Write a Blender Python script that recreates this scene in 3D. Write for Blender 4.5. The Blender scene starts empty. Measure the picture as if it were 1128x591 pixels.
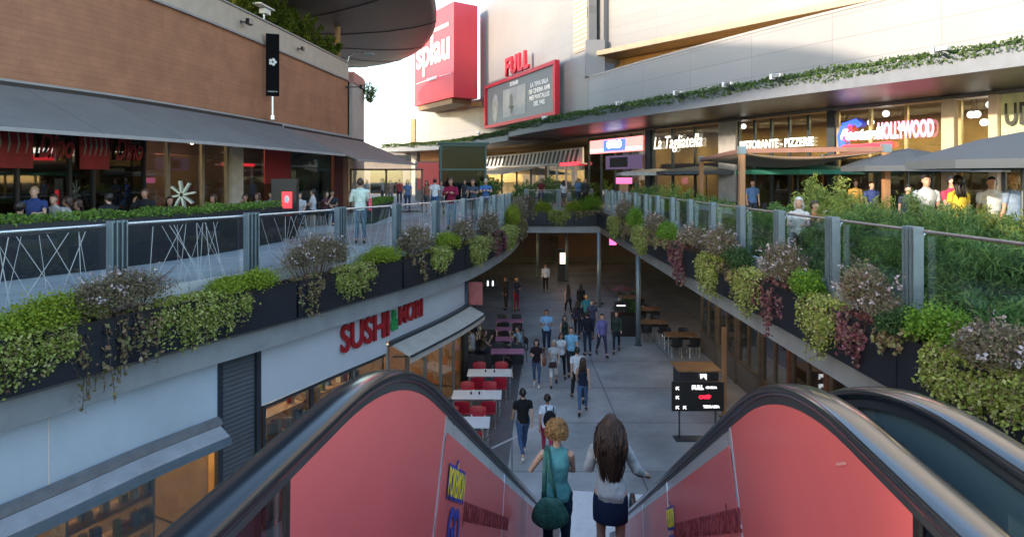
import bpy, bmesh, math, random
import numpy as np
from mathutils import Vector, Matrix, noise as mnoise
random.seed(7); RNG = np.random.default_rng(11)
S = bpy.context.scene
COL = S.collection
F = 703.0; HX = 564.0; HY = 196.0; CZ = 7.35; DK = 5.5     # focal px, horizon, eye height, upper deck level
R = math.radians
def W(px, py, d): return Vector(((px-HX)/F*d, d, CZ-(py-HY)/F*d))
# ------------------------------------------------------------------ tagging
def tag(o, label=None, cat=None, group=None, kind=None):
    if label: o['label'] = label
    if cat: o['category'] = cat
    if group: o['group'] = group
    if kind: o['kind'] = kind
    return o
def empty(name, loc=(0,0,0), rz=0, label=None, cat=None, group=None):
    o = bpy.data.objects.new(name, None); COL.objects.link(o)
    o.location = loc; o.rotation_euler = (0,0,rz); o.empty_display_size = .1
    return tag(o, label, cat, group)
def link(name, me, parent=None, loc=None, rz=None):
    o = bpy.data.objects.new(name, me); COL.objects.link(o)
    if parent: o.parent = parent
    if loc is not None: o.location = loc
    if rz is not None: o.rotation_euler = (0,0,rz)
    return o
# ------------------------------------------------------------------ materials
_M = {}
def nodes(name):
    m = bpy.data.materials.new(name); m.use_nodes = True
    nt = m.node_tree; b = nt.nodes['Principled BSDF']
    return m, nt, b
def c4(c): return (c[0], c[1], c[2], 1)
def pm(name, col, rough=.6, metal=0, var=.18, scale=3.0, bump=0.0, bscale=40, emit=None, estr=0, spec=None, ior=None, coat=0, stain=0, stretch=None):
    if name in _M: return _M[name]
    m, nt, b = nodes(name); N = nt.nodes; L = nt.links
    b.inputs['Roughness'].default_value = rough; b.inputs['Metallic'].default_value = metal
    if spec is not None: b.inputs['Specular IOR Level'].default_value = spec
    if ior: b.inputs['IOR'].default_value = ior
    if coat: b.inputs['Coat Weight'].default_value = coat; b.inputs['Coat Roughness'].default_value = .08
    tc = N.new('ShaderNodeTexCoord'); mp = N.new('ShaderNodeMapping'); L.new(tc.outputs['Object'], mp.inputs[0])
    if stretch: mp.inputs['Scale'].default_value = stretch
    nz = N.new('ShaderNodeTexNoise'); nz.inputs['Scale'].default_value = scale; nz.inputs['Detail'].default_value = 6
    nz.inputs['Roughness'].default_value = .62
    L.new(mp.outputs[0], nz.inputs['Vector'])
    rp = N.new('ShaderNodeValToRGB'); L.new(nz.outputs['Fac'], rp.inputs[0])
    rp.color_ramp.elements[0].position = .3; rp.color_ramp.elements[1].position = .7
    rp.color_ramp.elements[0].color = c4([max(0, x*(1-var)) for x in col]); rp.color_ramp.elements[1].color = c4([min(1, x*(1+var)) for x in col])
    L.new(rp.outputs[0], b.inputs['Base Color'])
    if rough > .05:
        mr = N.new('ShaderNodeMapRange'); L.new(nz.outputs['Fac'], mr.inputs[0])
        mr.inputs['To Min'].default_value = max(.02, rough-.1); mr.inputs['To Max'].default_value = min(1, rough+.1); L.new(mr.outputs[0], b.inputs['Roughness'])
    if bump:
        n2 = N.new('ShaderNodeTexNoise'); n2.inputs['Scale'].default_value = bscale; n2.inputs['Detail'].default_value = 4; L.new(mp.outputs[0], n2.inputs['Vector'])
        bp = N.new('ShaderNodeBump'); bp.inputs['Strength'].default_value = bump; bp.inputs['Distance'].default_value = .02
        L.new(n2.outputs['Fac'], bp.inputs['Height']); L.new(bp.outputs[0], b.inputs['Normal'])
    if emit: b.inputs['Emission Color'].default_value = c4(emit); b.inputs['Emission Strength'].default_value = estr
    _M[name] = m; return m
def em(name, col, strength):
    if name in _M: return _M[name]
    m, nt, b = nodes(name); b.inputs['Base Color'].default_value = c4([x*.5 for x in col])
    b.inputs['Emission Color'].default_value = c4(col); b.inputs['Emission Strength'].default_value = strength*.5
    _M[name] = m; return m
def brickmat(name, c1, c2, mortar, bw, bh, ms=.01, rough=.7, offset=.5, axis='z', var=.2, bump=.3, metal=0, squash=1, nscale=1.2, spec=.5):
    """tiles / boards / panels. axis 'z': horizontal surface (x,y); 'u': uses UV"""
    if name in _M: return _M[name]
    m, nt, b = nodes(name); N = nt.nodes; L = nt.links
    tc = N.new('ShaderNodeTexCoord'); br = N.new('ShaderNodeTexBrick')
    L.new(tc.outputs['UV' if axis == 'u' else 'Object'], br.inputs['Vector'])
    br.inputs['Scale'].default_value = 1; br.inputs['Brick Width'].default_value = bw; br.inputs['Row Height'].default_value = bh
    br.inputs['Mortar Size'].default_value = ms; br.inputs['Mortar Smooth'].default_value = .1; br.offset = offset
    br.inputs['Color1'].default_value = c4(c1); br.inputs['Color2'].default_value = c4(c2); br.inputs['Mortar'].default_value = c4(mortar)
    nz = N.new('ShaderNodeTexNoise'); nz.inputs['Scale'].default_value = nscale; nz.inputs['Detail'].default_value = 8; nz.inputs['Roughness'].default_value = .65
    L.new(tc.outputs['Object'], nz.inputs['Vector'])
    mr = N.new('ShaderNodeMapRange'); mr.inputs['From Min'].default_value = .3; mr.inputs['From Max'].default_value = .7
    mr.inputs['To Min'].default_value = 1-var; mr.inputs['To Max'].default_value = 1+var; L.new(nz.outputs['Fac'], mr.inputs[0])
    hs = N.new('ShaderNodeHueSaturation'); L.new(br.outputs['Color'], hs.inputs['Color']); L.new(mr.outputs[0], hs.inputs['Value'])
    L.new(hs.outputs[0], b.inputs['Base Color'])
    b.inputs['Roughness'].default_value = rough; b.inputs['Metallic'].default_value = metal; b.inputs['Specular IOR Level'].default_value = spec
    bp = N.new('ShaderNodeBump'); bp.invert = True; bp.inputs['Strength'].default_value = bump; bp.inputs['Distance'].default_value = .01
    L.new(br.outputs['Fac'], bp.inputs['Height']); L.new(bp.outputs[0], b.inputs['Normal'])
    _M[name] = m; return m
def leafmat(name, cols, rough=.55, trans=.25):
    if name in _M: return _M[name]
    m, nt, b = nodes(name); N = nt.nodes; L = nt.links
    g = N.new('ShaderNodeNewGeometry'); rp = N.new('ShaderNodeValToRGB'); L.new(g.outputs['Random Per Island'], rp.inputs[0])
    e = rp.color_ramp.elements
    while len(e) < len(cols): e.new(.5)
    for i, c in enumerate(cols): e[i].position = i/(len(cols)-1) if len(cols) > 1 else 0; e[i].color = c4(c)
    L.new(rp.outputs[0], b.inputs['Base Color']); b.inputs['Roughness'].default_value = rough; b.inputs['Specular IOR Level'].default_value = .3
    tr = N.new('ShaderNodeBsdfTranslucent'); L.new(rp.outputs[0], tr.inputs['Color'])
    mx = N.new('ShaderNodeMixShader'); mx.inputs[0].default_value = trans
    L.new(b.outputs[0], mx.inputs[1]); L.new(tr.outputs[0], mx.inputs[2]); L.new(mx.outputs[0], N['Material Output'].inputs[0])
    _M[name] = m; return m
def glassmat(name, tint=(1,1,1), refl=1.0, rough=.02, base=.06):
    if name in _M: return _M[name]
    m = bpy.data.materials.new(name); m.use_nodes = True; nt = m.node_tree; N = nt.nodes; L = nt.links; N.clear()
    out = N.new('ShaderNodeOutputMaterial'); t = N.new('ShaderNodeBsdfTransparent'); t.inputs[0].default_value = c4(tint)
    gl = N.new('ShaderNodeBsdfGlossy'); gl.inputs['Roughness'].default_value = rough; gl.inputs[0].default_value = (.95,.98,1,1)
    fc = N.new('ShaderNodeLayerWeight'); fc.inputs[0].default_value = .5; lw = N.new('ShaderNodeMath'); lw.operation = 'POWER'; L.new(fc.outputs['Facing'], lw.inputs[0]); lw.inputs[1].default_value = 4.0
    mr = N.new('ShaderNodeMapRange'); mr.inputs['To Min'].default_value = base; mr.inputs['To Max'].default_value = refl; L.new(lw.outputs[0], mr.inputs[0])
    mx = N.new('ShaderNodeMixShader'); L.new(mr.outputs[0], mx.inputs[0]); L.new(t.outputs[0], mx.inputs[1]); L.new(gl.outputs[0], mx.inputs[2]); L.new(mx.outputs[0], out.inputs[0])
    _M[name] = m; return m
def flat(name, col, rough=.6, metal=0, **k): return pm(name, col, rough, metal, var=.06, **k)
# ------------------------------------------------------------------ mesh builder
class MB:
    def __init__(s): s.v = []; s.f = []; s.m = []; s.uv = []
    def add(s, vs, fs, mi=0, uvs=None):
        o = len(s.v); s.v += [tuple(v) for v in vs]
        for k, f in enumerate(fs):
            s.f.append([i+o for i in f]); s.m.append(mi); s.uv.append(uvs[k] if uvs else None)
        return s
    def box(s, c, size, rz=0, mi=0, top=1.0):
        hx, hy, hz = size[0]/2, size[1]/2, size[2]/2; ca, sa = math.cos(rz), math.sin(rz); vs = []
        for dz in (-1, 1):
            k = top if dz > 0 else 1
            for dx, dy in ((-1,-1),(1,-1),(1,1),(-1,1)):
                x, y = dx*hx*k, dy*hy*k; vs.append((c[0]+x*ca-y*sa, c[1]+x*sa+y*ca, c[2]+dz*hz))
        return s.add(vs, [(0,3,2,1),(4,5,6,7),(0,1,5,4),(1,2,6,5),(2,3,7,6),(3,0,4,7)], mi)
    def beam(s, a, b, w, h, mi=0, up=(0,0,1)):
        a, b = Vector(a), Vector(b); t = (b-a).normalized(); u = Vector(up)
        n = t.cross(u); n = n.normalized() if n.length > 1e-4 else Vector((1,0,0)); u = n.cross(t).normalized(); vs = []
        for p in (a, b):
            for i, j in ((-1,-1),(1,-1),(1,1),(-1,1)): vs.append(p+n*(i*w/2)+u*(j*h/2))
        return s.add(vs, [(0,1,2,3),(7,6,5,4),(0,4,5,1),(1,5,6,2),(2,6,7,3),(3,7,4,0)], mi)
    def prism(s, poly, z0, z1, mi=0):
        n = len(poly); a = sum(poly[i][0]*poly[(i+1) % n][1]-poly[(i+1) % n][0]*poly[i][1] for i in range(n))
        if a < 0: poly = poly[::-1]
        vs = [(p[0], p[1], z0) for p in poly]+[(p[0], p[1], z1) for p in poly]
        return s.add(vs, [tuple(range(n))[::-1], tuple(range(n, 2*n))]+[(i, (i+1) % n, n+(i+1) % n, n+i) for i in range(n)], mi)
    def tube(s, pts, r, n=8, mi=0, cap=True, sx=1):
        pts = [Vector(p) for p in pts]; rr = r if hasattr(r, '__len__') else [r]*len(pts); vs = []
        ref = Vector((0,0,1)); t0 = (pts[1]-pts[0]).normalized()
        if abs(t0.dot(ref)) > .95: ref = Vector((0,1,0))
        for i, p in enumerate(pts):
            t = (pts[min(i+1, len(pts)-1)]-pts[max(i-1, 0)]).normalized(); u = t.cross(ref)
            u = u.normalized() if u.length > 1e-3 else Vector((1,0,0)); w = u.cross(t)
            for k in range(n):
                a = 2*math.pi*k/n; vs.append(p+(u*math.cos(a)*sx+w*math.sin(a))*rr[i])
        fs = [(i*n+k, i*n+(k+1) % n, (i+1)*n+(k+1) % n, (i+1)*n+k) for i in range(len(pts)-1) for k in range(n)]
        if cap: fs += [tuple(range(n))[::-1], tuple(range((len(pts)-1)*n, len(pts)*n))]
        return s.add(vs, fs, mi)
    def lathe(s, prof, c=(0,0,0), n=16, mi=0, sx=1, sy=1):
        vs = []
        for r, z in prof:
            for k in range(n):
                a = 2*math.pi*k/n; vs.append((c[0]+r*math.cos(a)*sx, c[1]+r*math.sin(a)*sy, c[2]+z))
        m = len(prof); fs = [(i*n+k, i*n+(k+1) % n, (i+1)*n+(k+1) % n, (i+1)*n+k) for i in range(m-1) for k in range(n)]
        fs += [tuple(range(n))[::-1], tuple(range((m-1)*n, m*n))]
        return s.add(vs, fs, mi)
    def loft(s, secs, n=16, mi=0):
        """secs: (center, halfwidth, halfdepth) stacked; centre Vector; optional tilt ignored"""
        vs = []
        for c, hw, hd in secs:
            for k in range(n):
                a = 2*math.pi*k/n; vs.append((c[0]+hw*math.cos(a), c[1]+hd*math.sin(a), c[2]))
        m = len(secs); fs = [(i*n+k, i*n+(k+1) % n, (i+1)*n+(k+1) % n, (i+1)*n+k) for i in range(m-1) for k in range(n)]
        fs += [tuple(range(n))[::-1], tuple(range((m-1)*n, m*n))]
        return s.add(vs, fs, mi)
    def sphere(s, c, r, n=12, mi=0):
        rr = r if hasattr(r, '__len__') else (r, r, r); prof = []
        vs = []; h = n//2
        for i in range(h+1):
            t = math.pi*(i+.02 if i == 0 else i-.02 if i == h else i)/h
            for k in range(n):
                a = 2*math.pi*k/n; vs.append((c[0]+rr[0]*math.sin(t)*math.cos(a), c[1]+rr[1]*math.sin(t)*math.sin(a), c[2]-rr[2]*math.cos(t)))
        fs = [(i*n+k, i*n+(k+1) % n, (i+1)*n+(k+1) % n, (i+1)*n+k) for i in range(h) for k in range(n)]
        fs += [tuple(range(n))[::-1], tuple(range(h*n, (h+1)*n))]
        return s.add(vs, fs, mi)
    def sweep(s, path, prof, a, b, step=.5, mi=0, closed=True):
        """prof: list of (offset to the right of travel, z) ccw or cw; swept between arc lengths a..b"""
        n = max(1, int(math.ceil((b-a)/step))); np_ = len(prof); vs = []; us = []
        for i in range(n+1):
            q = a+(b-a)*i/n; p, t = path.at(q); r_ = (t[1], -t[0]); us.append(q)
            for off, z in prof: vs.append((p[0]+r_[0]*off, p[1]+r_[1]*off, z))
        fs = []; uv = []; rng = np_ if closed else np_-1; cum = [0]
        for k in range(rng):
            A, B = prof[k], prof[(k+1) % np_]; cum.append(cum[-1]+math.hypot(B[0]-A[0], B[1]-A[1]))
        for i in range(n):
            for k in range(rng):
                k2 = (k+1) % np_; fs.append((i*np_+k, i*np_+k2, (i+1)*np_+k2, (i+1)*np_+k))
                uv.append([(us[i], cum[k]), (us[i], cum[k+1]), (us[i+1], cum[k+1]), (us[i+1], cum[k])])
        if closed:
            fs += [tuple(range(np_)), tuple(range(n*np_, (n+1)*np_))[::-1]]; uv += [None, None]
        return s.add(vs, fs, mi, uv)
    def mesh(s, name, mats, smooth=False, fixn=True):
        me = bpy.data.meshes.new(name); me.from_pydata(s.v, [], s.f)
        for m in (mats if isinstance(mats, (list, tuple)) else [mats]): me.materials.append(m)
        me.polygons.foreach_set('material_index', s.m)
        if any(u for u in s.uv):
            ul = me.uv_layers.new(name='UVMap')
            for p, u in zip(me.polygons, s.uv):
                if u:
                    for li, c in zip(p.loop_indices, u): ul.data[li].uv = c
        if fixn:
            bm = bmesh.new(); bm.from_mesh(me); bmesh.ops.recalc_face_normals(bm, faces=bm.faces); bm.to_mesh(me); bm.free()
        if smooth: me.polygons.foreach_set('use_smooth', [True]*len(me.polygons))
        me.update(); return me
    def build(s, name, mats, parent=None, smooth=False, loc=None, rz=None, bevel=0, fixn=True):
        o = link(name, s.mesh(name, mats, smooth, fixn), parent, loc, rz)
        if bevel:
            b = o.modifiers.new('bevel', 'BEVEL'); b.width = bevel; b.segments = 2; b.limit_method = 'ANGLE'; b.angle_limit = R(40)
        return o
class Path:
    def __init__(s, pts, smooth=True, sub=12):
        P = [Vector((p[0], p[1])) for p in pts]
        if smooth and len(P) > 2:
            Q = []; E = [P[0]*2-P[1]]+P+[P[-1]*2-P[-2]]
            for i in range(1, len(E)-2):
                p0, p1, p2, p3 = E[i-1:i+3]
                for k in range(sub):
                    t = k/sub; Q.append(.5*((2*p1)+(p2-p0)*t+(2*p0-5*p1+4*p2-p3)*t*t+(3*p1-p0-3*p2+p3)*t**3))
            Q.append(P[-1]); P = Q
        s.P = P; s.L = [0]
        for i in range(1, len(P)): s.L.append(s.L[-1]+(P[i]-P[i-1]).length)
        s.len = s.L[-1]
    def at(s, q):
        if q <= 0: i = 0
        elif q >= s.len: i = len(s.P)-2
        else:
            import bisect; i = bisect.bisect_right(s.L, q)-1; i = min(i, len(s.P)-2)
        a, b = s.P[i], s.P[i+1]; d = (b-a); t = d.normalized(); return a+t*(q-s.L[i]), t
    def off(s, d):
        """point list offset to the right of travel"""
        out = []
        for i in range(len(s.P)):
            t = (s.P[min(i+1, len(s.P)-1)]-s.P[max(i-1, 0)]).normalized(); out.append((s.P[i][0]+t[1]*d, s.P[i][1]-t[0]*d))
        return Path(out, False)
    def px(s, x):
        """arc length where the path stands on this bearing"""
        best = None
        for i in range(len(s.P)-1):
            a, b = s.P[i], s.P[i+1]
            if a[1] < .5 or b[1] < .5: continue
            fa, fb = HX+F*a[0]/a[1]-x, HX+F*b[0]/b[1]-x
            if fa*fb <= 0: return s.L[i]+(s.L[i+1]-s.L[i])*abs(fa)/max(1e-9, abs(fa)+abs(fb))
        raise ValueError('no bearing %s' % x)
    def ang(s, q): t = s.at(q)[1]; return math.atan2(t[1], t[0])
def pt(path, q, off=0, z=0):
    p, t = path.at(q); return Vector((p[0]+t[1]*off, p[1]-t[0]*off, z))
# ------------------------------------------------------------------ lettering
FONT = {}
def text_mesh(name, body, size, mat, depth=.01, fat=0.0, shear=0, spacing=1.0, align='CENTER', bevel=0, sx=1.0):
    cu = bpy.data.curves.new(name, 'FONT'); cu.body = body; cu.size = size; cu.extrude = depth; cu.offset = fat; cu.shear = shear
    cu.space_character = spacing; cu.align_x = align; cu.align_y = 'CENTER'; cu.resolution_u = 4; cu.bevel_depth = bevel; cu.space_line = .9
    o = bpy.data.objects.new('tmp', cu); COL.objects.link(o); dg = bpy.context.evaluated_depsgraph_get()
    me = bpy.data.meshes.new_from_object(o.evaluated_get(dg)); bpy.data.objects.remove(o); bpy.data.curves.remove(cu)
    if sx != 1.0:
        for v in me.vertices: v.co.x *= sx
    me.materials.clear(); me.materials.append(mat); me.name = name; return me
def put_text(name, body, size, mat, loc, xdir, parent=None, up=(0,0,1), **k):
    """xdir: reading direction; text faces  xdir x up"""
    me = text_mesh(name, body, size, mat, **k)
    x = Vector(xdir).normalized(); u = Vector(up).normalized(); u = (u-x*u.dot(x)).normalized(); z = x.cross(u)
    M = Matrix((x, u, z)).transposed().to_4x4(); M.translation = Vector(loc)
    o = link(name, me); o.matrix_world = M
    if parent:
        o.parent = parent; o.matrix_parent_inverse = Matrix.Identity(4)
        o.matrix_local = world(parent).inverted() @ M
    return o
def world(o):
    m = Matrix.LocRotScale(o.location, o.rotation_euler, o.scale)
    return world(o.parent) @ m if o.parent else m
def orient(o, loc, xdir, up=(0,0,1)):
    x = Vector(xdir).normalized(); u = Vector(up).normalized(); u = (u-x*u.dot(x)).normalized(); z = x.cross(u)
    M = Matrix((x, u, z)).transposed().to_4x4(); M.translation = Vector(loc)
    o.matrix_local = (world(o.parent).inverted() @ M) if o.parent else M; return o
def copy_tree(o, parent=None):
    c = o.copy(); COL.objects.link(c); c.parent = parent
    for ch in list(o.children): copy_tree(ch, c)
    return c
# ------------------------------------------------------------------ leaves
def leaf_arrays(cent, size, aspect=.55, up=.3, jitter=.35, drop=0.0):
    """rhombic folded leaf (4 verts, 2 tris) at every centre; returns verts, faces"""
    n = len(cent); cent = np.asarray(cent, float)
    d = RNG.normal(size=(n, 3)); d[:, 2] += up*1.5; d[:, 2] -= drop*2; d /= np.linalg.norm(d, axis=1)[:, None]
    w = RNG.normal(size=(n, 3)); w -= d*(w*d).sum(1)[:, None]; w /= np.linalg.norm(w, axis=1)[:, None]
    nn = np.cross(d, w); s = size*(1+jitter*RNG.uniform(-1, 1, n))[:, None]
    a = cent-d*s*.5; b = cent+d*s*.5; l = cent+w*s*aspect*.5+nn*s*.1; r = cent-w*s*aspect*.5+nn*s*.1
    v = np.stack([a, l, b, r], 1).reshape(-1, 3); i = np.arange(n)*4
    f = np.stack([np.stack([i, i+1, i+2], 1), np.stack([i, i+2, i+3], 1)], 1).reshape(-1, 3)
    return v, f
def np_mesh(name, parts, mats):
    """parts: list of (verts, tris, material index)"""
    vs = []; fs = []; mi = []; o = 0
    for v, f, m in parts:
        vs.append(v); fs.append(f+o); mi += [m]*len(f); o += len(v)
    v = np.concatenate(vs); f = np.concatenate(fs); me = bpy.data.meshes.new(name)
    me.vertices.add(len(v)); me.vertices.foreach_set('co', v.astype(np.float32).ravel())
    me.loops.add(len(f)*3); me.loops.foreach_set('vertex_index', f.astype(np.int32).ravel())
    me.polygons.add(len(f)); me.polygons.foreach_set('loop_start', np.arange(0, len(f)*3, 3, dtype=np.int32)); me.polygons.foreach_set('material_index', np.array(mi, np.int32))
    for m in mats: me.materials.append(m)
    me.update(calc_edges=True); me.validate(); return me
def clump_points(n, c, rad, clumps=14, spread=.3, shell=.75, flatb=True):
    c = np.array(c, float); rad = np.array(rad, float); u = RNG.normal(size=(clumps, 3)); u /= np.linalg.norm(u, axis=1)[:, None]
    if flatb: u[:, 2] = np.abs(u[:, 2])*1.0-.15
    cc = u*RNG.uniform(shell-.35, shell+.08, (clumps, 1)); sp = RNG.uniform(.6, 1.2, clumps)*spread
    k = RNG.integers(0, clumps, n); p = cc[k]+RNG.normal(size=(n, 3))*sp[k][:, None]*.55
    return c+p*rad
def strand_pts(start, drop, out, n=10, wob=.05):
    """hanging shoot: list of points; out = unit xy direction away from the box"""
    p = Vector(start); L = []; dx = Vector((random.uniform(-1, 1), random.uniform(-1, 1), 0))*wob
    for i in range(n+1):
        t = i/n; L.append(p+Vector((out[0], out[1], 0))*(.16*min(1, t*3))+dx*t*2+Vector((random.uniform(-1,1)*wob*.3, random.uniform(-1,1)*wob*.3, .07*math.sin(min(1, t*3)*math.pi)-drop*max(0, t-.12))))
    return L
# ================================================================== camera, sky, sun
cam = bpy.data.cameras.new('camera'); camo = bpy.data.objects.new('camera', cam); COL.objects.link(camo); S.camera = camo
camo.location = (0,0,CZ); camo.rotation_euler = (R(90),0,0); cam.lens = F/1128*36; cam.sensor_width = 36
cam.shift_y = -(295.5-HY)/1128; cam.clip_end = 3000; cam.clip_start = .05
wd = bpy.data.worlds.new('World'); S.world = wd; wd.use_nodes = True; wn = wd.node_tree
SUN_EL, TRAV = R(13), (.87, .50)                     # light travels right and away from the camera
sky = wn.nodes.new('ShaderNodeTexSky'); sky.sky_type = 'NISHITA'; sky.sun_disc = False; sky.sun_elevation = SUN_EL
sun_az = math.atan2(-TRAV[0], -TRAV[1])              # from +Y clockwise
sky.sun_rotation = sun_az; sky.air_density = 1.0; sky.dust_density = .6; sky.ozone_density = 1.0
wn.links.new(sky.outputs[0], wn.nodes['Background'].inputs[0]); wn.nodes['Background'].inputs[1].default_value = .15
sl = bpy.data.lights.new('sun', 'SUN'); sl.energy = 2.0; sl.angle = R(1.4); sl.color = (.78, .62, .46)
so = bpy.data.objects.new('sun', sl); COL.objects.link(so); L_ = math.cos(SUN_EL)
so.rotation_euler = Vector((TRAV[0]*L_, TRAV[1]*L_, -math.sin(SUN_EL))).to_track_quat('-Z', 'Y').to_euler(); so.location = (-20,-10,30)
S.view_settings.view_transform = 'Standard'; S.view_settings.look = 'None'; S.view_settings.exposure = EXPOSURE = 2.3; S.view_settings.gamma = 1
S.cycles.max_bounces = 7; S.cycles.diffuse_bounces = 3; S.cycles.glossy_bounces = 3; S.cycles.transparent_max_bounces = 14; S.cycles.transmission_bounces = 3
S.cycles.sample_clamp_indirect = 6; S.cycles.caustics_reflective = False; S.cycles.caustics_refractive = False; S.cycles.use_denoising = True
# ================================================================== paths
RL = Path([(-14,-12),(-11.6,-2),(-9.4,4),(-7.17,8.94),(-6.35,10.9),(-5.3,12.95),(-4.2,15.4),(-3.2,17.7),(-1.75,22),(-.55,28.5),(-.05,34),(0,39.6)])
LLO = RL.off(.45)                                     # outer face of the left fascia
RR = Path([(5.95,39.6),(5.95,-12)], False)            # travels towards the camera: its right is the void side (-x)
FY = 39.6
RST = Path([(-22,-12),(-18.4,0),(-15.4,8.6),(-12.9,15.9),(-11.7,20.2),(-10.75,27.2),(-9.85,36.0),(-9.6,38.4)])
RSE = Path([(-9.6,38.4),(-9.75,42),(-11.0,46),(-13.5,49)])
CAN = Path([(30,-8),(20.5,4),(13.76,17.2),(8.0,27.6),(2.27,40),(-4.2,57),(-11.8,66.7),(-30,76)])
FAC = CAN.off(4.2)                                    # right of travel = away from the plaza
EVE = Path([(5.7,44),(28.3,16.4)], False)
# ================================================================== materials of the place
M_floor = brickmat('polished_concrete', (.28,.29,.295), (.335,.345,.345), (.10,.105,.11), 3.2, 3.2, .020, rough=.46, offset=0, var=.42, bump=.1, nscale=.42)
M_deck = brickmat('grey_paving', (.47,.47,.46), (.42,.42,.41), (.28,.28,.28), .6, .6, .008, rough=.65, offset=.5, var=.14, bump=.1, nscale=.7)
M_deckfar = brickmat('rose_paving', (.40,.335,.315), (.35,.29,.28), (.2,.17,.17), .5, .25, .006, rough=.65, var=.14, bump=.1, nscale=.7)
M_fascia = pm('fascia_render', (.32,.325,.325), .7, var=.16, scale=1.2, bump=.12)
M_fascia_dk = pm('fascia_slab', (.16,.155,.15), .75, var=.25, scale=2.4, bump=.2)
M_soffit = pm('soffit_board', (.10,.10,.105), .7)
M_conc = pm('concrete', (.33,.33,.33), .75, bump=.15)
M_plbox = pm('planter_powdercoat', (.012,.014,.02), .5, var=.25, scale=2, spec=.4)
M_steel = pm('painted_steel', (.20,.26,.30), .40, metal=.45, var=.1, scale=5)
M_steel_d = pm('dark_steel', (.055,.07,.085), .4, metal=.5, var=.15)
M_steel_l = pm('brushed_steel', (.62,.66,.68), .28, metal=.9, var=.06)
M_black = pm('black_paint', (.012,.012,.013), .45, var=.2)
M_dark = pm('dark_void', (.02,.019,.018), .8)
M_glass = glassmat('clear_glass', (.90,.95,.96), base=.05)
M_glassf = glassmat('frit_glass', (.86,.91,.93), base=.05)
M_gl_shop = glassmat('shop_glass', (.62,.66,.66), base=.10, refl=.9)
M_gl_dark = glassmat('smoked_glass', (.12,.15,.15), base=.10, refl=.8)
M_frit = flat('frit_line', (.42,.44,.46), .6)
M_soil = pm('soil', (.05,.035,.025), .9, bump=.5)
M_panelwhite = brickmat('white_cladding', (.26,.27,.285), (.24,.25,.265), (.20,.20,.21), 4.2, .95, .022, rough=.42, offset=0, axis='u', var=.06, bump=.25, nscale=.25)
M_panelwhite2 = brickmat('upper_cladding', (.215,.215,.218), (.20,.20,.202), (.18,.18,.18), 6.2, .62, .02, rough=.42, offset=.5, axis='u', var=.06, bump=.25, nscale=.25)
M_louvre = brickmat('sunlit_louvre', (.44,.38,.29), (.41,.35,.26), (.24,.18,.12), 3, .34, .05, rough=.5, offset=0, axis='u', var=.05, bump=.5)  # louvre slats with the warm sunlight put into their colour
M_brown = pm('eave_brown', (.20,.135,.075), .6)
M_ochre = pm('ochre_and_lit_recess', (.62,.36,.12), .6, var=.12)  # ochre supports; on the recess wall this colour stands in for orange light
M_wood = brickmat('wood_cladding', (.37,.165,.085), (.335,.148,.076), (.25,.11,.056), 7.5, .16, .006, rough=.55, offset=.37, axis='u', var=.2, bump=.25, nscale=1.1)
M_cornice = pm('beige_cornice', (.50,.43,.36), .65, var=.1, scale=2)
M_ledge = pm('grey_ledge', (.33,.32,.32), .6, var=.1)
M_awn = brickmat('grey_awning_cloth', (.20,.19,.185), (.18,.172,.168), (.09,.085,.085), 2.3, 60, .012, rough=.85, offset=0, axis='u', var=.12, bump=.15, nscale=.8)
M_awnb = brickmat('brown_awning_cloth', (.26,.20,.175), (.235,.18,.16), (.11,.085,.075), 2.3, 60, .012, rough=.85, offset=0, axis='u', var=.12, bump=.15, nscale=.8)
M_awnc = pm('cream_awning_cloth', (.52,.48,.42), .8, var=.12)
M_oak = pm('oak_post', (.36,.19,.09), .6, var=.3, scale=6, stretch=(1,1,.1))
M_rust = pm('redbrown_timber', (.16,.06,.035), .65, var=.35, scale=5)
M_warm = em('warm_lamp', (1,.72,.38), 14)
M_white_em = em('white_lit', (1,.97,.92), 3.2)
M_red = pm('red_paint', (.62,.022,.04), .45, var=.06)
M_redbox = pm('red_sign_panel', (.70,.055,.075), .5, var=.05, scale=.6)
M_whitep = flat('white_paint', (.80,.80,.80), .45)
M_signpanel = pm('pale_blue_panel', (.60,.68,.74), .38, var=.10, scale=.5)
M_signwhite = pm('white_sign_panel', (.62,.65,.68), .35, var=.04, scale=.8)
M_ochrein = pm('ochre_interior', (.42,.25,.10), .7, var=.3, scale=1.6)
# ================================================================== ground and decks
g = MB(); g.add([(-900,-900,-.03),(900,-900,-.03),(900,900,-.03),(-900,900,-.03)], [(0,1,2,3)])
o = g.build('ground', pm('far_ground', (.16,.15,.14), .9)); tag(o, kind='structure')
g = MB(); g.prism([(-16,-6),(22,-6),(22,66),(-16,66)], -.025, 0)
o = g.build('lower_floor', M_floor); tag(o, kind='structure')
# pale joint line running across the lower floor
a, b = Vector((-.35,17.6)), Vector((.95,19.1)); g = MB(); t = (b-a).normalized(); n = Vector((-t[1], t[0]))*.04
pl = [a+n-t*1.6, a-n-t*1.6, b-n+t*.6, b+n+t*.6]; g.add([(p[0],p[1],.009) for p in pl], [(0,1,2,3)])
o = g.build('floor_marking', flat('pale_joint', (.5,.5,.5))); tag(o, kind='structure')
g = MB(); g.add([(-3.2,14.5,.004),(-.2,14.5,.004),(.35,24.5,.004),(.6,31,.004),(-3.2,31,.004)], [(0,1,2,3,4)]); o = g.build('paving', pm('terrace_strip', (.105,.10,.105), .6, var=.2, scale=1.5)); tag(o, kind='structure')
rl = [tuple(p) for p in RL.off(.30).P if p[1] < FY]
g = MB(); left = rl+[(.3,FY),(.3,95),(-75,95),(-75,-12)]; g.prism(left, 4.42, DK); o = g.build('upper_deck', M_deck); tag(o, kind='structure')
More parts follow.
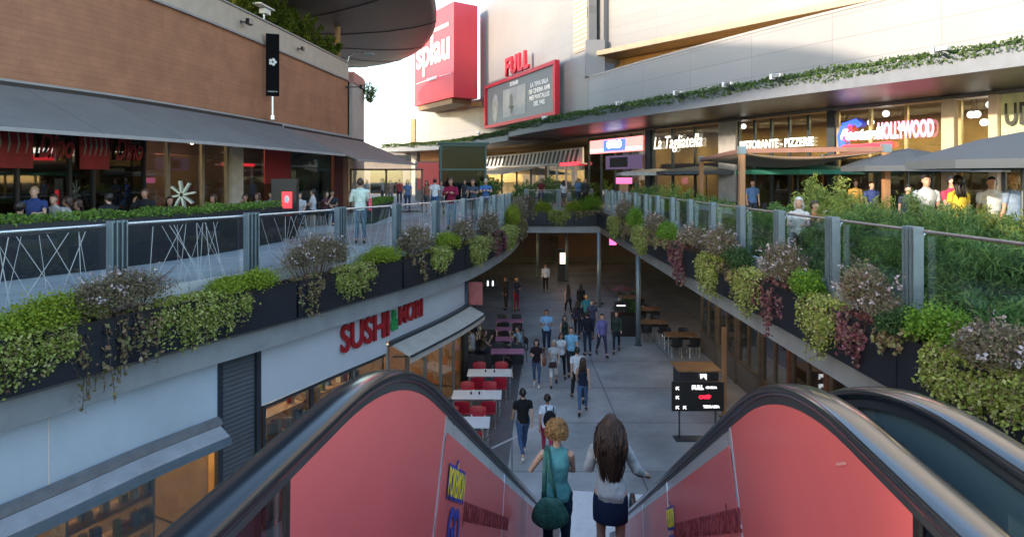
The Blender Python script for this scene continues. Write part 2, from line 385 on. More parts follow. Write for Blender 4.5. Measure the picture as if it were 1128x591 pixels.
g = MB(); g.prism([(5.65,-12),(5.65,FY),(5.65,95),(60,95),(60,-12)], 4.42, DK); o = g.build('upper_deck', M_deck); tag(o, kind='structure')
g = MB(); g.prism([(.302,FY+.3),(5.648,FY+.3),(5.648,95),(.302,95)], 4.42, DK); o = g.build('upper_deck', M_deckfar); tag(o, kind='structure')
g = MB(); g.prism([(-10.2,-12),(5.648,-12),(5.648,.2),(-9.9,.2)], 4.42, DK); o = g.build('upper_deck', M_deck); tag(o, kind='structure')
# rose paving laid along the middle of the left deck
q0, q1 = RL.px(425), RL.px(561); g = MB(); pts = [pt(RL, q0+(q1-q0)*i/12, -.35) for i in range(13)]+[pt(RL, q1-(q1-q0)*i/12, -4.2) for i in range(13)]
g.add([(p[0],p[1],DK+.004) for p in pts], [tuple(range(26))]); o = g.build('paving', M_deckfar); tag(o, kind='structure')
# fascias under the deck edge
def fascia(path, a, b, name='deck_fascia'):
    g = MB(); g.sweep(path, [(.12,3.95),(.48,3.95),(.48,4.38),(.12,4.38)], a, b, .6); g.sweep(path, [(.14,4.385),(.60,4.385),(.60,4.47),(.14,4.47)], a, b, .6, 1)
    o = g.build(name, [M_fascia, M_fascia_dk]); tag(o, kind='structure'); return o
fascia(RL, 8, RL.px(560)+1.2); fascia(RR, .3, 38)
g = MB(); g.box((2.95,FY+.0,4.17), (5.6,.34,.40)); g.box((2.95,FY-.02,4.45), (5.6,.42,.10), mi=1); o = g.build('deck_fascia', [M_fascia, M_fascia_dk]); tag(o, kind='structure')
# ceiling under the decks
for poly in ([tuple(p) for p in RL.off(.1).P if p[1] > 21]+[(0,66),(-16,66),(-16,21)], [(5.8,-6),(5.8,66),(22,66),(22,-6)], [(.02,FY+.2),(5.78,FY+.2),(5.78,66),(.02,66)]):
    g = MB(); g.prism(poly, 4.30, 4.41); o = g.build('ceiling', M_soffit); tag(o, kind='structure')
# ================================================================== planters and rails
def run(path, a, b, n, name, side, lab):
    """dark planter boxes hung outside the rail"""
    w = (b-a)/n
    for i in range(n):
        p, t = path.at(a+w*(i+.5)); o_ = empty(name, (p[0]+t[1]*.62, p[1]-t[0]*.62, 4.49), math.atan2(t[1], t[0]), lab(i), 'planter', 'black planter boxes hung along the deck edges')
        L = w-.03; m = MB(); T = .02
        m.box((0,-.19,.38), (L,T,.76)); m.box((0,.19,.38), (L,T,.76)); m.box((-L/2+T/2,0,.38), (T,.36,.758)); m.box((L/2-T/2,0,.38), (T,.36,.758)); m.box((0,0,.012), (L-.05,.35,.02))
        m.build('box_shell', M_plbox, o_, bevel=.004)
        r = MB(); r.box((0,-.205,.755), (L,.03,.03)); r.build('rim', M_black, o_)
        s = MB(); s.box((0,0,.66), (L-.05,.355,.04)); s.build('soil', M_soil, o_)
ordn = ['first','second','third','fourth','fifth','sixth','seventh','eighth','ninth','tenth','eleventh','twelfth','thirteenth','fourteenth','fifteenth','sixteenth','seventeenth','eighteenth','nineteenth','twentieth']
def ordw(i): return ordn[i] if i < len(ordn) else '%dth' % (i+1)
QL0, QL1 = RL.px(-75), RL.px(559); NL = 13
run(RL, QL0, QL1, NL, 'planter_box', 1, lambda i: '%s black planter box from the near end of the left deck edge' % ordw(i))
QR0, QR1 = 1.0, FY-6.2; NR = 14
run(RR, QR0, QR1, NR, 'planter_box', 1, lambda i: '%s black planter box from the near end of the right deck edge' % ordw(NR-1-i))
FARP = Path([(.45,FY-.25+.62),(5.5,FY-.25+.62)], False)
run(FARP, 0, 5.05, 3, 'planter_box', 1, lambda i: '%s black planter box on the far cross edge above the passage' % ['left','middle','right'][i])
def post_mesh():
    m = MB()
    for dy in (-.125,-.045,.045,.125): m.box((dy,0,.52), (.020,.14,1.30))
    m.box((0,-.02,.5), (.22,.04,1.24), mi=1); m.box((0,0,1.15), (.29,.08,.03), mi=0)
    return m.mesh('post', [M_steel, M_steel_d])
POST = post_mesh()
def bracket_mesh():
    m = MB(); m.tube([(0,0,-.16),(0,-.05,-.06),(0,-.10,0)], .016, 6); m.box((0,-.12,.0), (.05,.05,.03)); return m.mesh('bracket', [M_steel_l])
BRK = bracket_mesh()
def railing(path, qs, label, pattern, hr=1.10, ends=True):
    """qs: post positions; one thing with posts, panes, handrail"""
    p, t = path.at(qs[len(qs)//2]); root = empty('glass_railing', (p[0], p[1], DK), 0, label, 'railing', 'glass railings of the upper deck'); inv = Vector((-p[0], -p[1], 0))
    for q in qs:
        pp = pt(path, q, .30)+inv; o = link('post', POST, root, (pp[0], pp[1], 0), path.ang(q))
        pb = pt(path, q, .20)+inv; link('bracket', BRK, root, (pb[0], pb[1], 1.1), path.ang(q)+R(180))
    allq = ([qs[0]-2.6]+list(qs)+[qs[-1]+2.6]) if ends else list(qs)
    for a, b in zip(allq[:-1], allq[1:]):
        A, B = pt(path, a+.22, .22)+inv, pt(path, b-.22, .22)+inv; d = (B-A); L = d.length; ux = d.normalized(); nrm = Vector((ux[1], -ux[0], 0)); m = MB()
        m.beam(A+Vector((0,0,.50)), B+Vector((0,0,.50)), .014, 1.10)
        if pattern:
            rr = random.Random(int(a*100))
            for k in range(pattern):
                x0 = rr.uniform(0, L); x1 = min(L, max(0, x0+rr.uniform(-.75,.75))); y0, y1 = -.04, 1.03
                a3 = A+ux*x0+nrm*.010+Vector((0,0,y0)); b3 = A+ux*x1+nrm*.010+Vector((0,0,y1)); w = rr.uniform(.007,.014)
                m.add([a3-ux*w/2, a3+ux*w/2, b3+ux*w/2, b3-ux*w/2], [(0,1,2,3)], 1)
        m.build('glass_panel', [M_glassf if pattern else M_glass, M_frit], root)
    h = MB(); n = 40; a, b = allq[0]+.1, allq[-1]-.1
    h.tube([pt(path, a+(b-a)*i/n, .20)+inv+Vector((0,0,hr+.005)) for i in range(n+1)], .024, 8); h.build('handrail', M_steel_l if pattern else pm('warm_steel', (.33,.27,.25), .35, metal=.7), root, smooth=True)
    return root
def qoff(path, off, x):
    lo, hi = None, None; best = None; q = 0
    while q < path.len:
        a, b = pt(path, q, off), pt(path, q+.1, off)
        if a[1] > 1:
            fa, fb = HX+F*a[0]/a[1]-x, HX+F*b[0]/b[1]-x
            if fa*fb <= 0: return q+.1*abs(fa)/(abs(fa)+abs(fb)+1e-9)
        q += .1
QL = [qoff(RL, .3, x) for x in (129,277,375,437,480,511,531,544.5,554,561)]; QL = [QL[0]-5.4, QL[0]-2.7]+QL
railing(RL, QL, 'curved glass railing with random line pattern on the left deck', 15)
RRq = sorted([FY-9.0-2.25*k for k in range(-2, 14) if FY-9.0-2.25*k > .6]); RRq = [q for q in RRq if q < 37.5]
railing(RR, RRq, 'straight clear glass railing along the right deck', 0)
railing(Path([(0,FY+.35),(5.95,FY+.35)], False), [.9,2.9,4.9], 'short glass railing across the far end of the opening', 0, ends=False)
# ================================================================== columns below
def column(x, y, lab, z1=4.3, r=.11, m=None):
    o = empty('column', (x,y,0), 0, lab, 'column', 'steel columns of the lower level'); c = MB(); c.tube([(0,0,.02),(0,0,z1-.03)], r, 16); c.build('shaft', m or M_steel, o, smooth=True)
    b = MB(); b.lathe([(r+.06,0),(r+.06,.03),(r+.01,.05)], n=16); b.build('base_plate', M_steel_d, o)
column(5.56,28.1,'tall grey steel column at the right deck edge beside the dining tables')
column(4.95,36.4,'grey steel column in front of the dark far passage')
column(1.9,47,'thin dark column deep inside the covered passage')
column(3.9,45.5,'thin dark column beside the lit poster stand')
column(-1.62,22.3,'grey corner post at the end of the left shop row', m=M_steel_d, r=.09)
# ================================================================== lower left shops (one building under the deck)
sh = empty('shop_row', (-9,8,0), 0, 'row of shops with pale panels and lit windows under the left deck', 'shop'); sinv = Vector((9,-8,0))
def swp(name, path, prof, a, b, mat, parent, inv, step=.6, mi=None):
    m = MB(); m.sweep(path, prof, a, b, step); m.v = [(v[0]+inv[0], v[1]+inv[1], v[2]+inv[2]) for v in m.v]; return m.build(name, mat, parent)
QA0, QA1, QB1, QC1, QE = 6.5, RL.px(238), RL.px(286), RL.px(424), RL.px(511)
w_ = 3.0; q = QA1; i = 0
while q > QA0+1: swp('sign_panel', RL, [(.0,2.76),(.04,2.76),(.04,4.28),(.0,4.28)], max(QA0, q-w_)+.012, q, M_signpanel, sh, sinv); q -= w_
swp('sign_panel', RL, [(.0,2.66),(.05,2.66),(.05,4.28),(.0,4.28)], QB1, QC1, M_signwhite, sh, sinv)
swp('sign_panel', RL, [(.0,2.95),(.05,2.95),(.05,4.28),(.0,4.28)], QC1+.02, QE, M_signwhite, sh, sinv)
lv = MB(); lv.sweep(RL, [(-.08,0),(.0,0),(.0,4.28),(-.08,4.28)], QA1+.05, QB1-.06, .6)
z = .05
while z < 4.2: lv.sweep(RL, [(.0,z),(.03,z+.01),(.0,z+.07)], QA1+.14, QB1-.16, .6); z += .09
lv.v = [(v[0]+9, v[1]-8, v[2]) for v in lv.v]; lv.build('louvre_panel', pm('anthracite_louvre', (.075,.085,.10), .5), sh)
for q in (QA1+.05, QB1-.08): swp('pilaster', RL, [(-.05,0),(.07,0),(.07,4.28),(-.05,4.28)], q-.05, q+.05, M_steel_d, sh, sinv)
# windows below
def windows(a, b, n, ztop, frame, zb=.15):
    for i in range(n):
        q0 = a+(b-a)*i/n; q1 = a+(b-a)*(i+1)/n
        fr = MB(); fr.sweep(RL, [(-.06,zb),(.02,zb),(.02,ztop),(-.06,ztop)], q0, q0+.07, .6); fr.sweep(RL, [(-.06,ztop-.07),(.02,ztop-.07),(.02,ztop),(-.06,ztop)], q0+.07, q1, .6); fr.sweep(RL, [(-.06,zb-.12),(.02,zb-.12),(.02,zb),(-.06,zb)], q0+.07, q1, .6)
        fr.v = [(v[0]+9, v[1]-8, v[2]) for v in fr.v]; f = fr.build('window', frame, sh)
        pn = MB(); pn.sweep(RL, [(-.03,zb),(-.018,zb),(-.018,ztop-.07),(-.03,ztop-.07)], q0+.07, q1, .6); pn.v = [(v[0]+9, v[1]-8, v[2]) for v in pn.v]; pn.build('pane', M_gl_shop, f)
windows(QA0, QA1-.15, 6, 2.70, M_steel_d); windows(QB1+.08, QC1, 3, 2.64, M_steel_d); windows(QC1+.1, QE, 5, 2.85, M_steel)
# interior
swp('back_wall', RL, [(-3.4,0),(-3.2,0),(-3.2,4.28),(-3.4,4.28)], QA0, QE, M_ochrein, sh, sinv); swp('ceiling', RL, [(-3.2,3.9),(-.08,3.9),(-.08,3.98),(-3.2,3.98)], QA0, QE, pm('shop_ceiling', (.5,.42,.32), .8), sh, sinv)
swp('inner_floor', RL, [(-3.2,.012),(-.08,.012),(-.08,.05),(-3.2,.05)], QA0, QE, pm('shop_floor', (.20,.13,.08), .5), sh, sinv)
for q in (QA1+.5, QE-.02, QC1+.05):
    p, t = RL.at(q); m = MB(); m.beam(Vector((p[0]-t[1]*.1, p[1]+t[0]*.1, 2.0))+sinv, Vector((p[0]-t[1]*3.2, p[1]+t[0]*3.2, 2.0))+sinv, .1, 3.8); m.build('partition_wall', M_ochrein, sh)
def area(loc, size, e, col=(1,.74,.45), rot=None):
    l = bpy.data.lights.new('shop_light', 'AREA'); l.energy = e*.55; l.color = col; l.shape = 'RECTANGLE'; l.size = size[0]; l.size_y = size[1]
    o = bpy.data.objects.new('shop_light', l); COL.objects.link(o); o.location = loc; o.rotation_euler = rot or (0,0,0); return o
for q in np.arange(QA0+2, QE, 3.4): p = pt(RL, q, -1.5, 3.85); area(p, (1.8,.5), 55)
# shelves with goods, a warm picture and ceiling lamps seen through the glass
goods = [pm('goods_%d' % k, c, .5, var=.2) for k, c in enumerate([(.6,.5,.35),(.5,.1,.06),(.25,.3,.12),(.7,.66,.6),(.15,.25,.4)])]
gi = 0
for qa, nsh in [(QA0+2.2,4),(QA0+5.2,4),(QA1-4.4,4),(QA1-1.6,4),(QB1+1.2,4),(QB1+3.2,4)]:
    p, t = RL.at(qa); c = (p[0]-t[1]*-1*0, 0)
    base = pt(RL, qa, -.75, .05); o = empty('display_shelf', base, RL.ang(qa), '%s wooden display shelf of goods behind the left shop windows, from the near end' % ordw(gi), 'shelf', 'display shelves inside the left shops'); gi += 1
    m = MB()
    for k in range(nsh): m.box((0,0,.5+.5*k), (1.5,.4,.035))
    m.build('board', M_oak, o)
    for x in (-.76,.76): m = MB(); m.box((x,0,1.1), (.04,.42,2.2)); m.build('upright', M_steel_l, o)
    for j, gm in enumerate(goods):
        m = MB()
        for k in range(nsh):
            for x in np.arange(-.68,.7,.17):
                if random.random() < .2:
                    h = random.uniform(.12,.3); m.box((x+random.uniform(-.02,.02), random.uniform(-.08,.08), .52+.5*k+h/2), (random.uniform(.08,.14), .12, h))
        if m.v: m.build('goods', gm, o)
# cream strip awning over the far corner shop and boxed awning over the near shop
a_ = empty('folded_awning', pt(RL, QA1-3, .1, 2.6), 0, 'grey metal boxed awning half rolled in over the near left shop window', 'awning'); ia = -Vector(a_.location)
swp('cassette', RL, [(.05,2.66),(.05,2.80),(.14,2.83),(.24,2.79),(.26,2.70),(.20,2.64)], QA0, QA1-.05, pm('awning_box', (.22,.22,.225), .5, metal=.2, var=.2, scale=4), a_, ia)
swp('cloth', RL, [(.20,2.64),(.26,2.69),(.52,2.55),(.50,2.50)], QA0+.1, QA1-.1, pm('awning_pale', (.40,.41,.43), .8, var=.15, scale=3), a_, ia)
swp('front_bar', RL, [(.50,2.40),(.57,2.40),(.57,2.53),(.50,2.53)], QA0+.1, QA1-.1, M_steel, a_, ia)
b_ = empty('strip_awning', pt(RL, (QC1+QE)/2, .3, 3), 0, 'cream cloth awning projecting over the corner shop beside the red lettering', 'awning'); ib = -Vector(b_.location)
q0, q1 = RL.px(426), QE+.1
swp('cassette', RL, [(.06,2.84),(.20,2.84),(.20,2.96),(.06,2.96)], q0, q1, M_steel_d, b_, ib)
swp('cloth', RL, [(.16,2.83),(.20,2.87),(.74,2.62),(.72,2.59)], q0, q1, M_awnc, b_, ib)
swp('valance', RL, [(.72,2.42),(.732,2.42),(.745,2.60),(.73,2.60)], q0, q1, M_awnc, b_, ib)
swp('front_bar', RL, [(.71,2.58),(.77,2.58),(.77,2.63),(.71,2.63)], q0, q1, M_steel_d, b_, ib)
for q in (q0+.15, q1-.15): m = MB(); m.beam(pt(RL, q, .1, 2.5)+ib, pt(RL, q, .7, 2.58)+ib, .03, .04); m.build('arm', M_steel_d, b_)
# red lettering of the sign
def along(path, px0, px1, off, z, text, mat, size, name, label, cat='sign', **k):
    q0, q1 = path.px(px0), path.px(px1); A, B = pt(path, q0, off, z), pt(path, q1, off, z); rt = empty(name, (A+B)/2, 0, label, cat)
    o = put_text('lettering', text, size, mat, (A+B)/2, B-A, rt, **k); w = o.dimensions[0]; bb = [v.co.x for v in o.data.vertices]; w = max(bb)-min(bb)
    s = (B-A).length/w; cx = (max(bb)+min(bb))/2
    for v in o.data.vertices: v.co.x = (v.co.x-cx)*s
    return rt, o
M_redl = pm('red_letter', (.40,.012,.02), .4, var=.05); M_greenl = pm('green_letter', (.02,.30,.08), .4)
along(RL, 372, 425, .10, 3.42, 'SUSHI', M_redl, .92, 'shop_sign', 'red block letters SUSHI on the pale panel above the left shop', fat=.018, depth=.03)
along(RL, 427.5, 434.5, .10, 3.46, '&', M_greenl, .80, 'shop_sign', 'small green ampersand between the red words', fat=.012, depth=.03)
along(RL, 436, 462, .10, 3.52, 'MORI', M_redl, .72, 'shop_sign', 'red block letters MORI at the right end of the pale panel', fat=.018, depth=.03)
bt = em('pinkish_light', (1,.25,.32), 1.6)
o = empty('banner', pt(RL, QE+.25, .35, 3.3), RL.ang(QE), 'narrow pink banner hanging at the corner of the left shops', 'banner'); m = MB(); m.box((0,0,0), (.05,.5,.8)); m.build('panel', pm('pink_banner', (.55,.16,.15), .6), o); m = MB(); m.tube([(0,-.28,.42),(0,.28,.42)], .015, 6); m.build('rod', M_steel_d, o)
# ================================================================== left restaurant building (upper deck)
QX = RST.px(383); rs = empty('restaurant_building', (-12,18,DK), 0, 'curved timber clad restaurant building with beige cornice on the upper left', 'building'); ri = Vector((12,-18,-DK))
def rsw(name, prof, a, b, mat, par=None, path=RST, step=.8): return swp(name, path, prof, a, b, mat, par or rs, ri, step)
C0 = CZ
rsw('timber_wall', [(-.1,C0+2.5),(.0,C0+2.5),(.0,C0+5.75),(-.1,C0+5.75)], 0, QX, M_wood)
rsw('cornice', [(-.3,C0+5.78),(.06,C0+5.78),(.06,C0+6.72),(-.3,C0+6.72)], 0, QX, M_cornice)
rsw('cornice_trim', [(-.2,C0+5.70),(.12,C0+5.70),(.12,C0+5.775),(-.2,C0+5.775)], 0, QX, M_ledge)
rsw('cornice_trim', [(-.35,C0+6.725),(.13,C0+6.725),(.13,C0+6.79),(-.35,C0+6.79)], 0, QX, M_ledge)
rsw('ledge', [(-.1,C0+2.28),(.16,C0+2.28),(.16,C0+2.49),(-.1,C0+2.49)], 0, QX, M_ledge)
rsw('end_wall', [(-.2,DK),(.0,DK),(.0,C0+5.75),(-.2,C0+5.75)], .02, RSE.len, brickmat('pale_end_cladding', (.50,.44,.40), (.46,.40,.37), (.3,.25,.22), .55, 9, .02, offset=0, axis='u', var=.1), path=RSE)
rsw('end_cornice', [(-.3,C0+5.76),(.07,C0+5.76),(.07,C0+6.4),(-.3,C0+6.4)], .0, RSE.len, pm('pink_cornice', (.52,.25,.23), .6), path=RSE)
m = MB(); bk = [(-55,48),(-55,-12)]; m.prism([tuple(p) for p in RST.off(-.35).P]+[tuple(p) for p in RSE.off(-.35).P[1:]]+bk, C0+2.6, C0+5.7); m.v = [(v[0]+12, v[1]-18, v[2]-DK) for v in m.v]; m.build('building_mass', M_conc, rs)
m = MB(); m.prism([tuple(p) for p in RST.off(-.3).P]+[tuple(p) for p in RSE.off(-.3).P[1:]]+bk, C0+5.8, C0+6.3); m.v = [(v[0]+12, v[1]-18, v[2]-DK) for v in m.v]; m.build('roof', M_conc, rs)
rsw('soffit', [(-4.5,C0+2.20),(.1,C0+2.20),(.1,C0+2.27),(-4.5,C0+2.27)], 0, QX, M_soffit)
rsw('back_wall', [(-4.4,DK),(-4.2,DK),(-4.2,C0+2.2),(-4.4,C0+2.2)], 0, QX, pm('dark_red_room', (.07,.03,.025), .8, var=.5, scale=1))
# ground floor bays by bearing
def bay(a, b, mat, z0=DK+.02, z1=C0+2.19, off=-.05, th=.06, name='bay'):
    return rsw(name, [(off-th,z0),(off,z0),(off,z1),(off-th,z1)], RST.px(a), RST.px(b), mat)
qn = RST.px(-60)
rsw('glazing', [(-.1,DK+.02),(-.06,DK+.02),(-.06,C0+2.19),(-.1,C0+2.19)], qn-8, RST.px(160), M_gl_dark)
for x in (-30,20,78,104,160): p = RST.px(x); rsw('mullion', [(-.12,DK),(.0,DK),(.0,C0+2.19),(-.12,C0+2.19)], p-.04, p+.04, M_black)
for a, b in ((161,184),(188,222),(226,250)): bay(a, b, M_gl_shop, name='glazing')
for x in (186,224,251): p = RST.px(x); rsw('mullion', [(-.12,DK),(.0,DK),(.0,C0+2.19),(-.12,C0+2.19)], p-.07, p+.07, pm('brass_frame', (.30,.24,.17), .5))
bay(252.5, 265, pm('cream_column', (.55,.50,.42), .6), name='column', off=.12, th=.3)
bay(268, 292, M_gl_shop, name='glazing'); bay(293, 321, pm('red_wall', (.28,.02,.02), .5), z0=DK+1.6, name='red_panel'); bay(322, 366, M_gl_dark, name='glazing')
bay(367.5, 376, pm('dark_red_frame', (.13,.03,.03), .5), name='column', off=.1, th=.3); bay(377, 383, pm('tan_column', (.35,.20,.12), .6), name='column', off=.06, th=.2)
for x in (175,205,238,280,300,345,60,120): p = pt(RST, RST.px(x), -2.2, C0+2.05); area(p, (1.2,.6), 30)
gi = 0
for x, zz in ((170,9.0),(200,8.9),(210,8.6),(236,8.7),(276,8.9),(283,8.7),(45,9.15),(70,9.15),(84,9.15)):
    p = pt(RST, RST.px(x), -.9, zz); o = empty('pendant_lamp', p, 0, '%s small warm pendant lamp inside the restaurant from the left' % ordw(sorted([170,200,210,236,276,283,45,70,84]).index(x)), 'lamp', 'pendant lamps in the restaurant')
    m = MB(); m.sphere((0,0,0), .09, 10); m.build('bulb', M_warm, o); m = MB(); m.tube([(0,0,.09),(0,0,9.5-zz)], .01, 5); m.build('cord', M_black, o)
# things on the window: red squares with script
def wallsign(path, x0, x1, z0, z1, off, label, face, name='wall_sign', frame=None, cat='sign'):
    q0, q1 = path.px(x0), path.px(x1); A, B = pt(path, q0, off, (z0+z1)/2), pt(path, q1, off, (z0+z1)/2); c = (A+B)/2; d = (B-A); rt = empty(name, c, math.atan2(d[1], d[0]), label, cat)
    m = MB(); m.box((0,0,0), (d.length,.05,z1-z0)); m.build('panel', face, rt, bevel=.006)
    if frame:
        m = MB(); w, h, f = d.length, z1-z0, frame[1]
        for sx, sz, cx, cz in ((w+2*f,f,0,h/2+f/2),(w+2*f,f,0,-h/2-f/2),(f,h,-w/2-f/2,0),(f,h,w/2+f/2,0)): m.box((cx,-.03,cz), (sx,.14,sz))
        m.build('frame', frame[0], rt)
    return rt, d.length
M_rsq = pm('dull_red_film', (.30,.018,.022), .5, var=.3, scale=3); M_wsq = pm('dull_white_film', (.30,.32,.28), .6)
for k, (x0, x1, lb) in enumerate(((-22,35,'large red square sticker at the left end of the dark restaurant glass'),(87,119,'large red square sticker in the middle of the dark restaurant glass'))):
    rt, w = wallsign(RST, x0, x1, C0+.25, C0+1.35, .03, lb, M_rsq, 'window_sticker')
    m = MB()
    for j in range(5):
        x = -w*.36+w*.18*j; m.tube([(x,-.03,.38),(x+.03,-.03,.1),(x-.02,-.03,-.16)], [.015,.03,.012], 5)
    m.build('emblem', M_wsq, rt)
for x0, x1, lb in ((42,81,'red Dino script between the red squares on the dark glass'),(127,157,'red Dino script to the right of the second red square')):
    along(RST, x0, x1, .02, C0+.85, 'Dino', M_rsq, .95, 'window_lettering', lb, fat=.02, shear=.35, depth=.006)
# awnings
def awning(path, a, b, z0, z1, proj, mat, label, offs=.16, n=1):
    c = pt(path, (a+b)/2, 1, z0); rt = empty('awning', c, 0, label, 'awning'); iv = -c
    swp('cloth', path, [(offs,z0),(offs+.02,z0+.03),(proj,z1+.03),(proj,z1)], a, b, mat, rt, iv, .7)
    swp('front_bar', path, [(proj-.02,z1-.03),(proj+.07,z1-.03),(proj+.07,z1+.06),(proj-.02,z1+.06)], a, b, M_ledge, rt, iv, .7)
    swp('cassette', path, [(.0,z0-.05),(offs+.06,z0-.05),(offs+.06,z0+.12),(.0,z0+.12)], a, b, M_black, rt, iv, .7)
    for q in np.linspace(a+.3, b-.3, max(3, int((b-a)/4))): m = MB(); m.tube([pt(path, q, .1, z0-.5)+iv, pt(path, q+.4, proj*.5, (z0+z1)/2-.35)+iv, pt(path, q, proj, z1)+iv], .025, 6); m.build('arm', M_steel_d, rt)
    return rt
awning(RST, RST.px(-20)-8, RST.px(306), C0+2.30, C0+1.0, 3.1, M_awn, 'long charcoal grey awning over the restaurant terrace')
awning(RST, RST.px(309), QX+2.2, C0+2.25, C0+.80, 3.6, M_awnb, 'brown awning over the far end of the restaurant terrace')
# vertical black sign with bracket, floodlights and cameras on the cornice
qv = RST.px(290); p = pt(RST, qv, .42, C0+4.85); o = empty('projecting_sign', p, RST.ang(qv)-R(62), 'tall black vertical sign box fixed to the timber wall', 'sign')
m = MB(); m.box((0,0,0), (.54,.16,2.66)); m.build('box', pm('matt_black', (.008,.008,.009), .9, spec=.08), o, bevel=.01); m = MB()
for a in (0, 72, 144, 216, 288): m.sphere((.1*math.cos(R(a)), -.085, .12+.1*math.sin(R(a))), (.07,.012,.07), 8)
m.build('emblem', M_whitep, o); put_text('lettering', 'SUPERNOVA', .07, M_whitep, (o.matrix_world @ Vector((0,0,0)))+Vector((p[0],p[1],p[2]))*0+Vector(p)+Vector((math.sin(o.rotation_euler[2])*.086, -math.cos(o.rotation_euler[2])*.086, -1.15)), (math.cos(o.rotation_euler[2]), math.sin(o.rotation_euler[2]), 0), o, depth=.004)
m = MB(); m.beam((0,.02,-1.35), (0,.02,-2.2), .06, .06); m.box((0,.1,-2.25), (.14,.3,.18)); m.box((-.1,.3,1.0), (.05,.5,.05)); m.build('bracket', M_steel_l, o)
def flood(path, q, z, label, off=.35, cat='floodlight', sc=1.0):
    p = pt(path, q, off, z); o = empty('floodlight', p, path.ang(q), label, cat); o.scale = (sc,)*3
    m = MB(); m.box((0,-.05,0), (.34,.16,.24), top=.85); m.build('housing', M_black, o, bevel=.01); m = MB(); m.box((0,-.14,0), (.28,.02,.18)); m.build('lens', pm('lens_glass', (.25,.22,.22), .15), o)
    m = MB(); m.beam((0,0,0), (0,off-.05,0), .05, .05); m.box((0,off-.04,0), (.12,.04,.16)); m.build('bracket', M_steel_d, o)
flood(RST, RST.px(264), C0+6.25, 'black floodlight on the beige cornice above the timber wall')
flood(RST, RST.px(326), C0+6.2, 'small pale camera on the beige cornice right of the black sign', off=.3, cat='camera', sc=.7)
flood(RST, RST.px(396) if 0 else RST.px(381), C0+5.3, 'dark floodlight at the far corner of the timber wall', off=.9)
q = RST.px(300); p = pt(RST, q, -.4, C0+6.79); o = empty('rooftop_lamp', p, RST.ang(q), 'white flat topped lamp on the restaurant roof edge', 'lamp')
m = MB(); m.tube([(0,0,0),(0,0,.75)], .05, 8); m.build('pole', M_steel_l, o); m = MB(); m.box((0,0,.8), (1.3,.4,.07)); m.box((.1,0,.6), (.5,.3,.22), mi=0); m.build('head', M_whitep, o, bevel=.01)
p = pt(RST, RST.px(382), .15, C0+6.8); o = empty('street_lamp', p, 0, 'grey curved bracket lamp at the end of the restaurant roof', 'lamp')
m = MB(); m.tube([(-.1,0,0),(0,0,.35),(.4,0,.55),(1.0,0,.5)], .05, 8); m.build('arm', M_steel_l, o); m = MB(); m.box((1.15,0,.46), (.6,.25,.12)); m.build('head', M_steel, o, bevel=.02)
# pole rising through the roof shrubs to the disc
o = empty('pole', W(372,30,38)-Vector((0,0,2.4)), 0, 'slim ochre pole between the roof shrubs and the dark disc roof', 'pole'); m = MB(); m.tube([(0,0,0),(0,0,6.3)], .16, 12); m.build('shaft', pm('ochre_pole', (.42,.27,.12), .5), o, smooth=True); m = MB(); m.lathe([(.3,0),(.3,.05),(.17,.09)], n=12); m.build('base', M_steel_d, o)
# ================================================================== dark disc roof
dr = empty('disc_roof', (-16,35,18.3), 0, 'huge dark lens shaped roof disc overhead at the top of the picture', 'roof')
m = MB(); prof = [(.02,-2.6),(.25,-2.45),(.5,-2.0),(.72,-1.35),(.88,-.7),(.97,-.22),(1.0,0),(.99,.16),(.9,.5),(.6,.95),(.02,1.2)]
vs = []; n = 72
for r, z in prof:
    for k in range(n): a = 2*math.pi*k/n; vs.append((11.4*r*math.cos(a), 28*r*math.sin(a), z))
m.add(vs, [(i*n+k, i*n+(k+1) % n, (i+1)*n+(k+1) % n, (i+1)*n+k) for i in range(len(prof)-1) for k in range(n)]+[tuple(range(n))[::-1], tuple(range((len(prof)-1)*n, len(prof)*n))])
m.build('shell', pm('disc_zinc', (.085,.082,.088), .5, metal=.3, var=.15, scale=.5), dr, smooth=True)
m = MB()
for k in range(0, 72, 4):
    a = 2*math.pi*k/72; m.tube([(11.4*r*math.cos(a), 28*r*math.sin(a), z-.01) for r, z in prof[1:7]], .035, 5)
m.build('seam', M_black, dr)
for x, y in ((-16,35),(-20,22),(-20,48)): m = MB(); m.tube([(x+16,y-35,-5.2),(x+16,y-35,-2.2)], .4, 14); m.build('pillar', M_conc, dr)
# ================================================================== white mall building on the right
wb = empty('mall_building', (8,40,DK), 0, 'large white panelled shopping centre building on the right and far side', 'building'); wi = Vector((-8,-40,-DK))
def wsw(name, path, prof, a, b, mat, par=None, step=.9): return swp(name, path, prof, a, b, mat, par or wb, wi, step)
LC = CAN.len; qF3 = FAC.px(529); q650 = FAC.px(649); qn = FAC.px(1320)
CB, CT = C0+3.02, C0+3.62
wsw('canopy_fascia', CAN, [(-.02,CB),(.12,CB),(.12,CT),(-.02,CT)], CAN.px(1300), CAN.px(560), pm('canopy_steel', (.15,.175,.21), .5, metal=.2, var=.1), step=.7)
wsw('canopy_fascia', CAN, [(-.02,CB-.25),(.12,CB-.25),(.12,CT-.3),(-.02,CT-.3)], CAN.px(560)+.1, CAN.px(418), pm('canopy_steel', (1,1,1)), step=.7)
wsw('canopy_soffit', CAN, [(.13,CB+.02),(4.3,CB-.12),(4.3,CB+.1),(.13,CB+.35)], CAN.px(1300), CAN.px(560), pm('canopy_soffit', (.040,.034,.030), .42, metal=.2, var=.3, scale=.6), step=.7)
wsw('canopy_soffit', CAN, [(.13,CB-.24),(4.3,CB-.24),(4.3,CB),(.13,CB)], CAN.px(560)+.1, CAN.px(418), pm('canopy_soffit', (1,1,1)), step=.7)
PT = C0+6.85
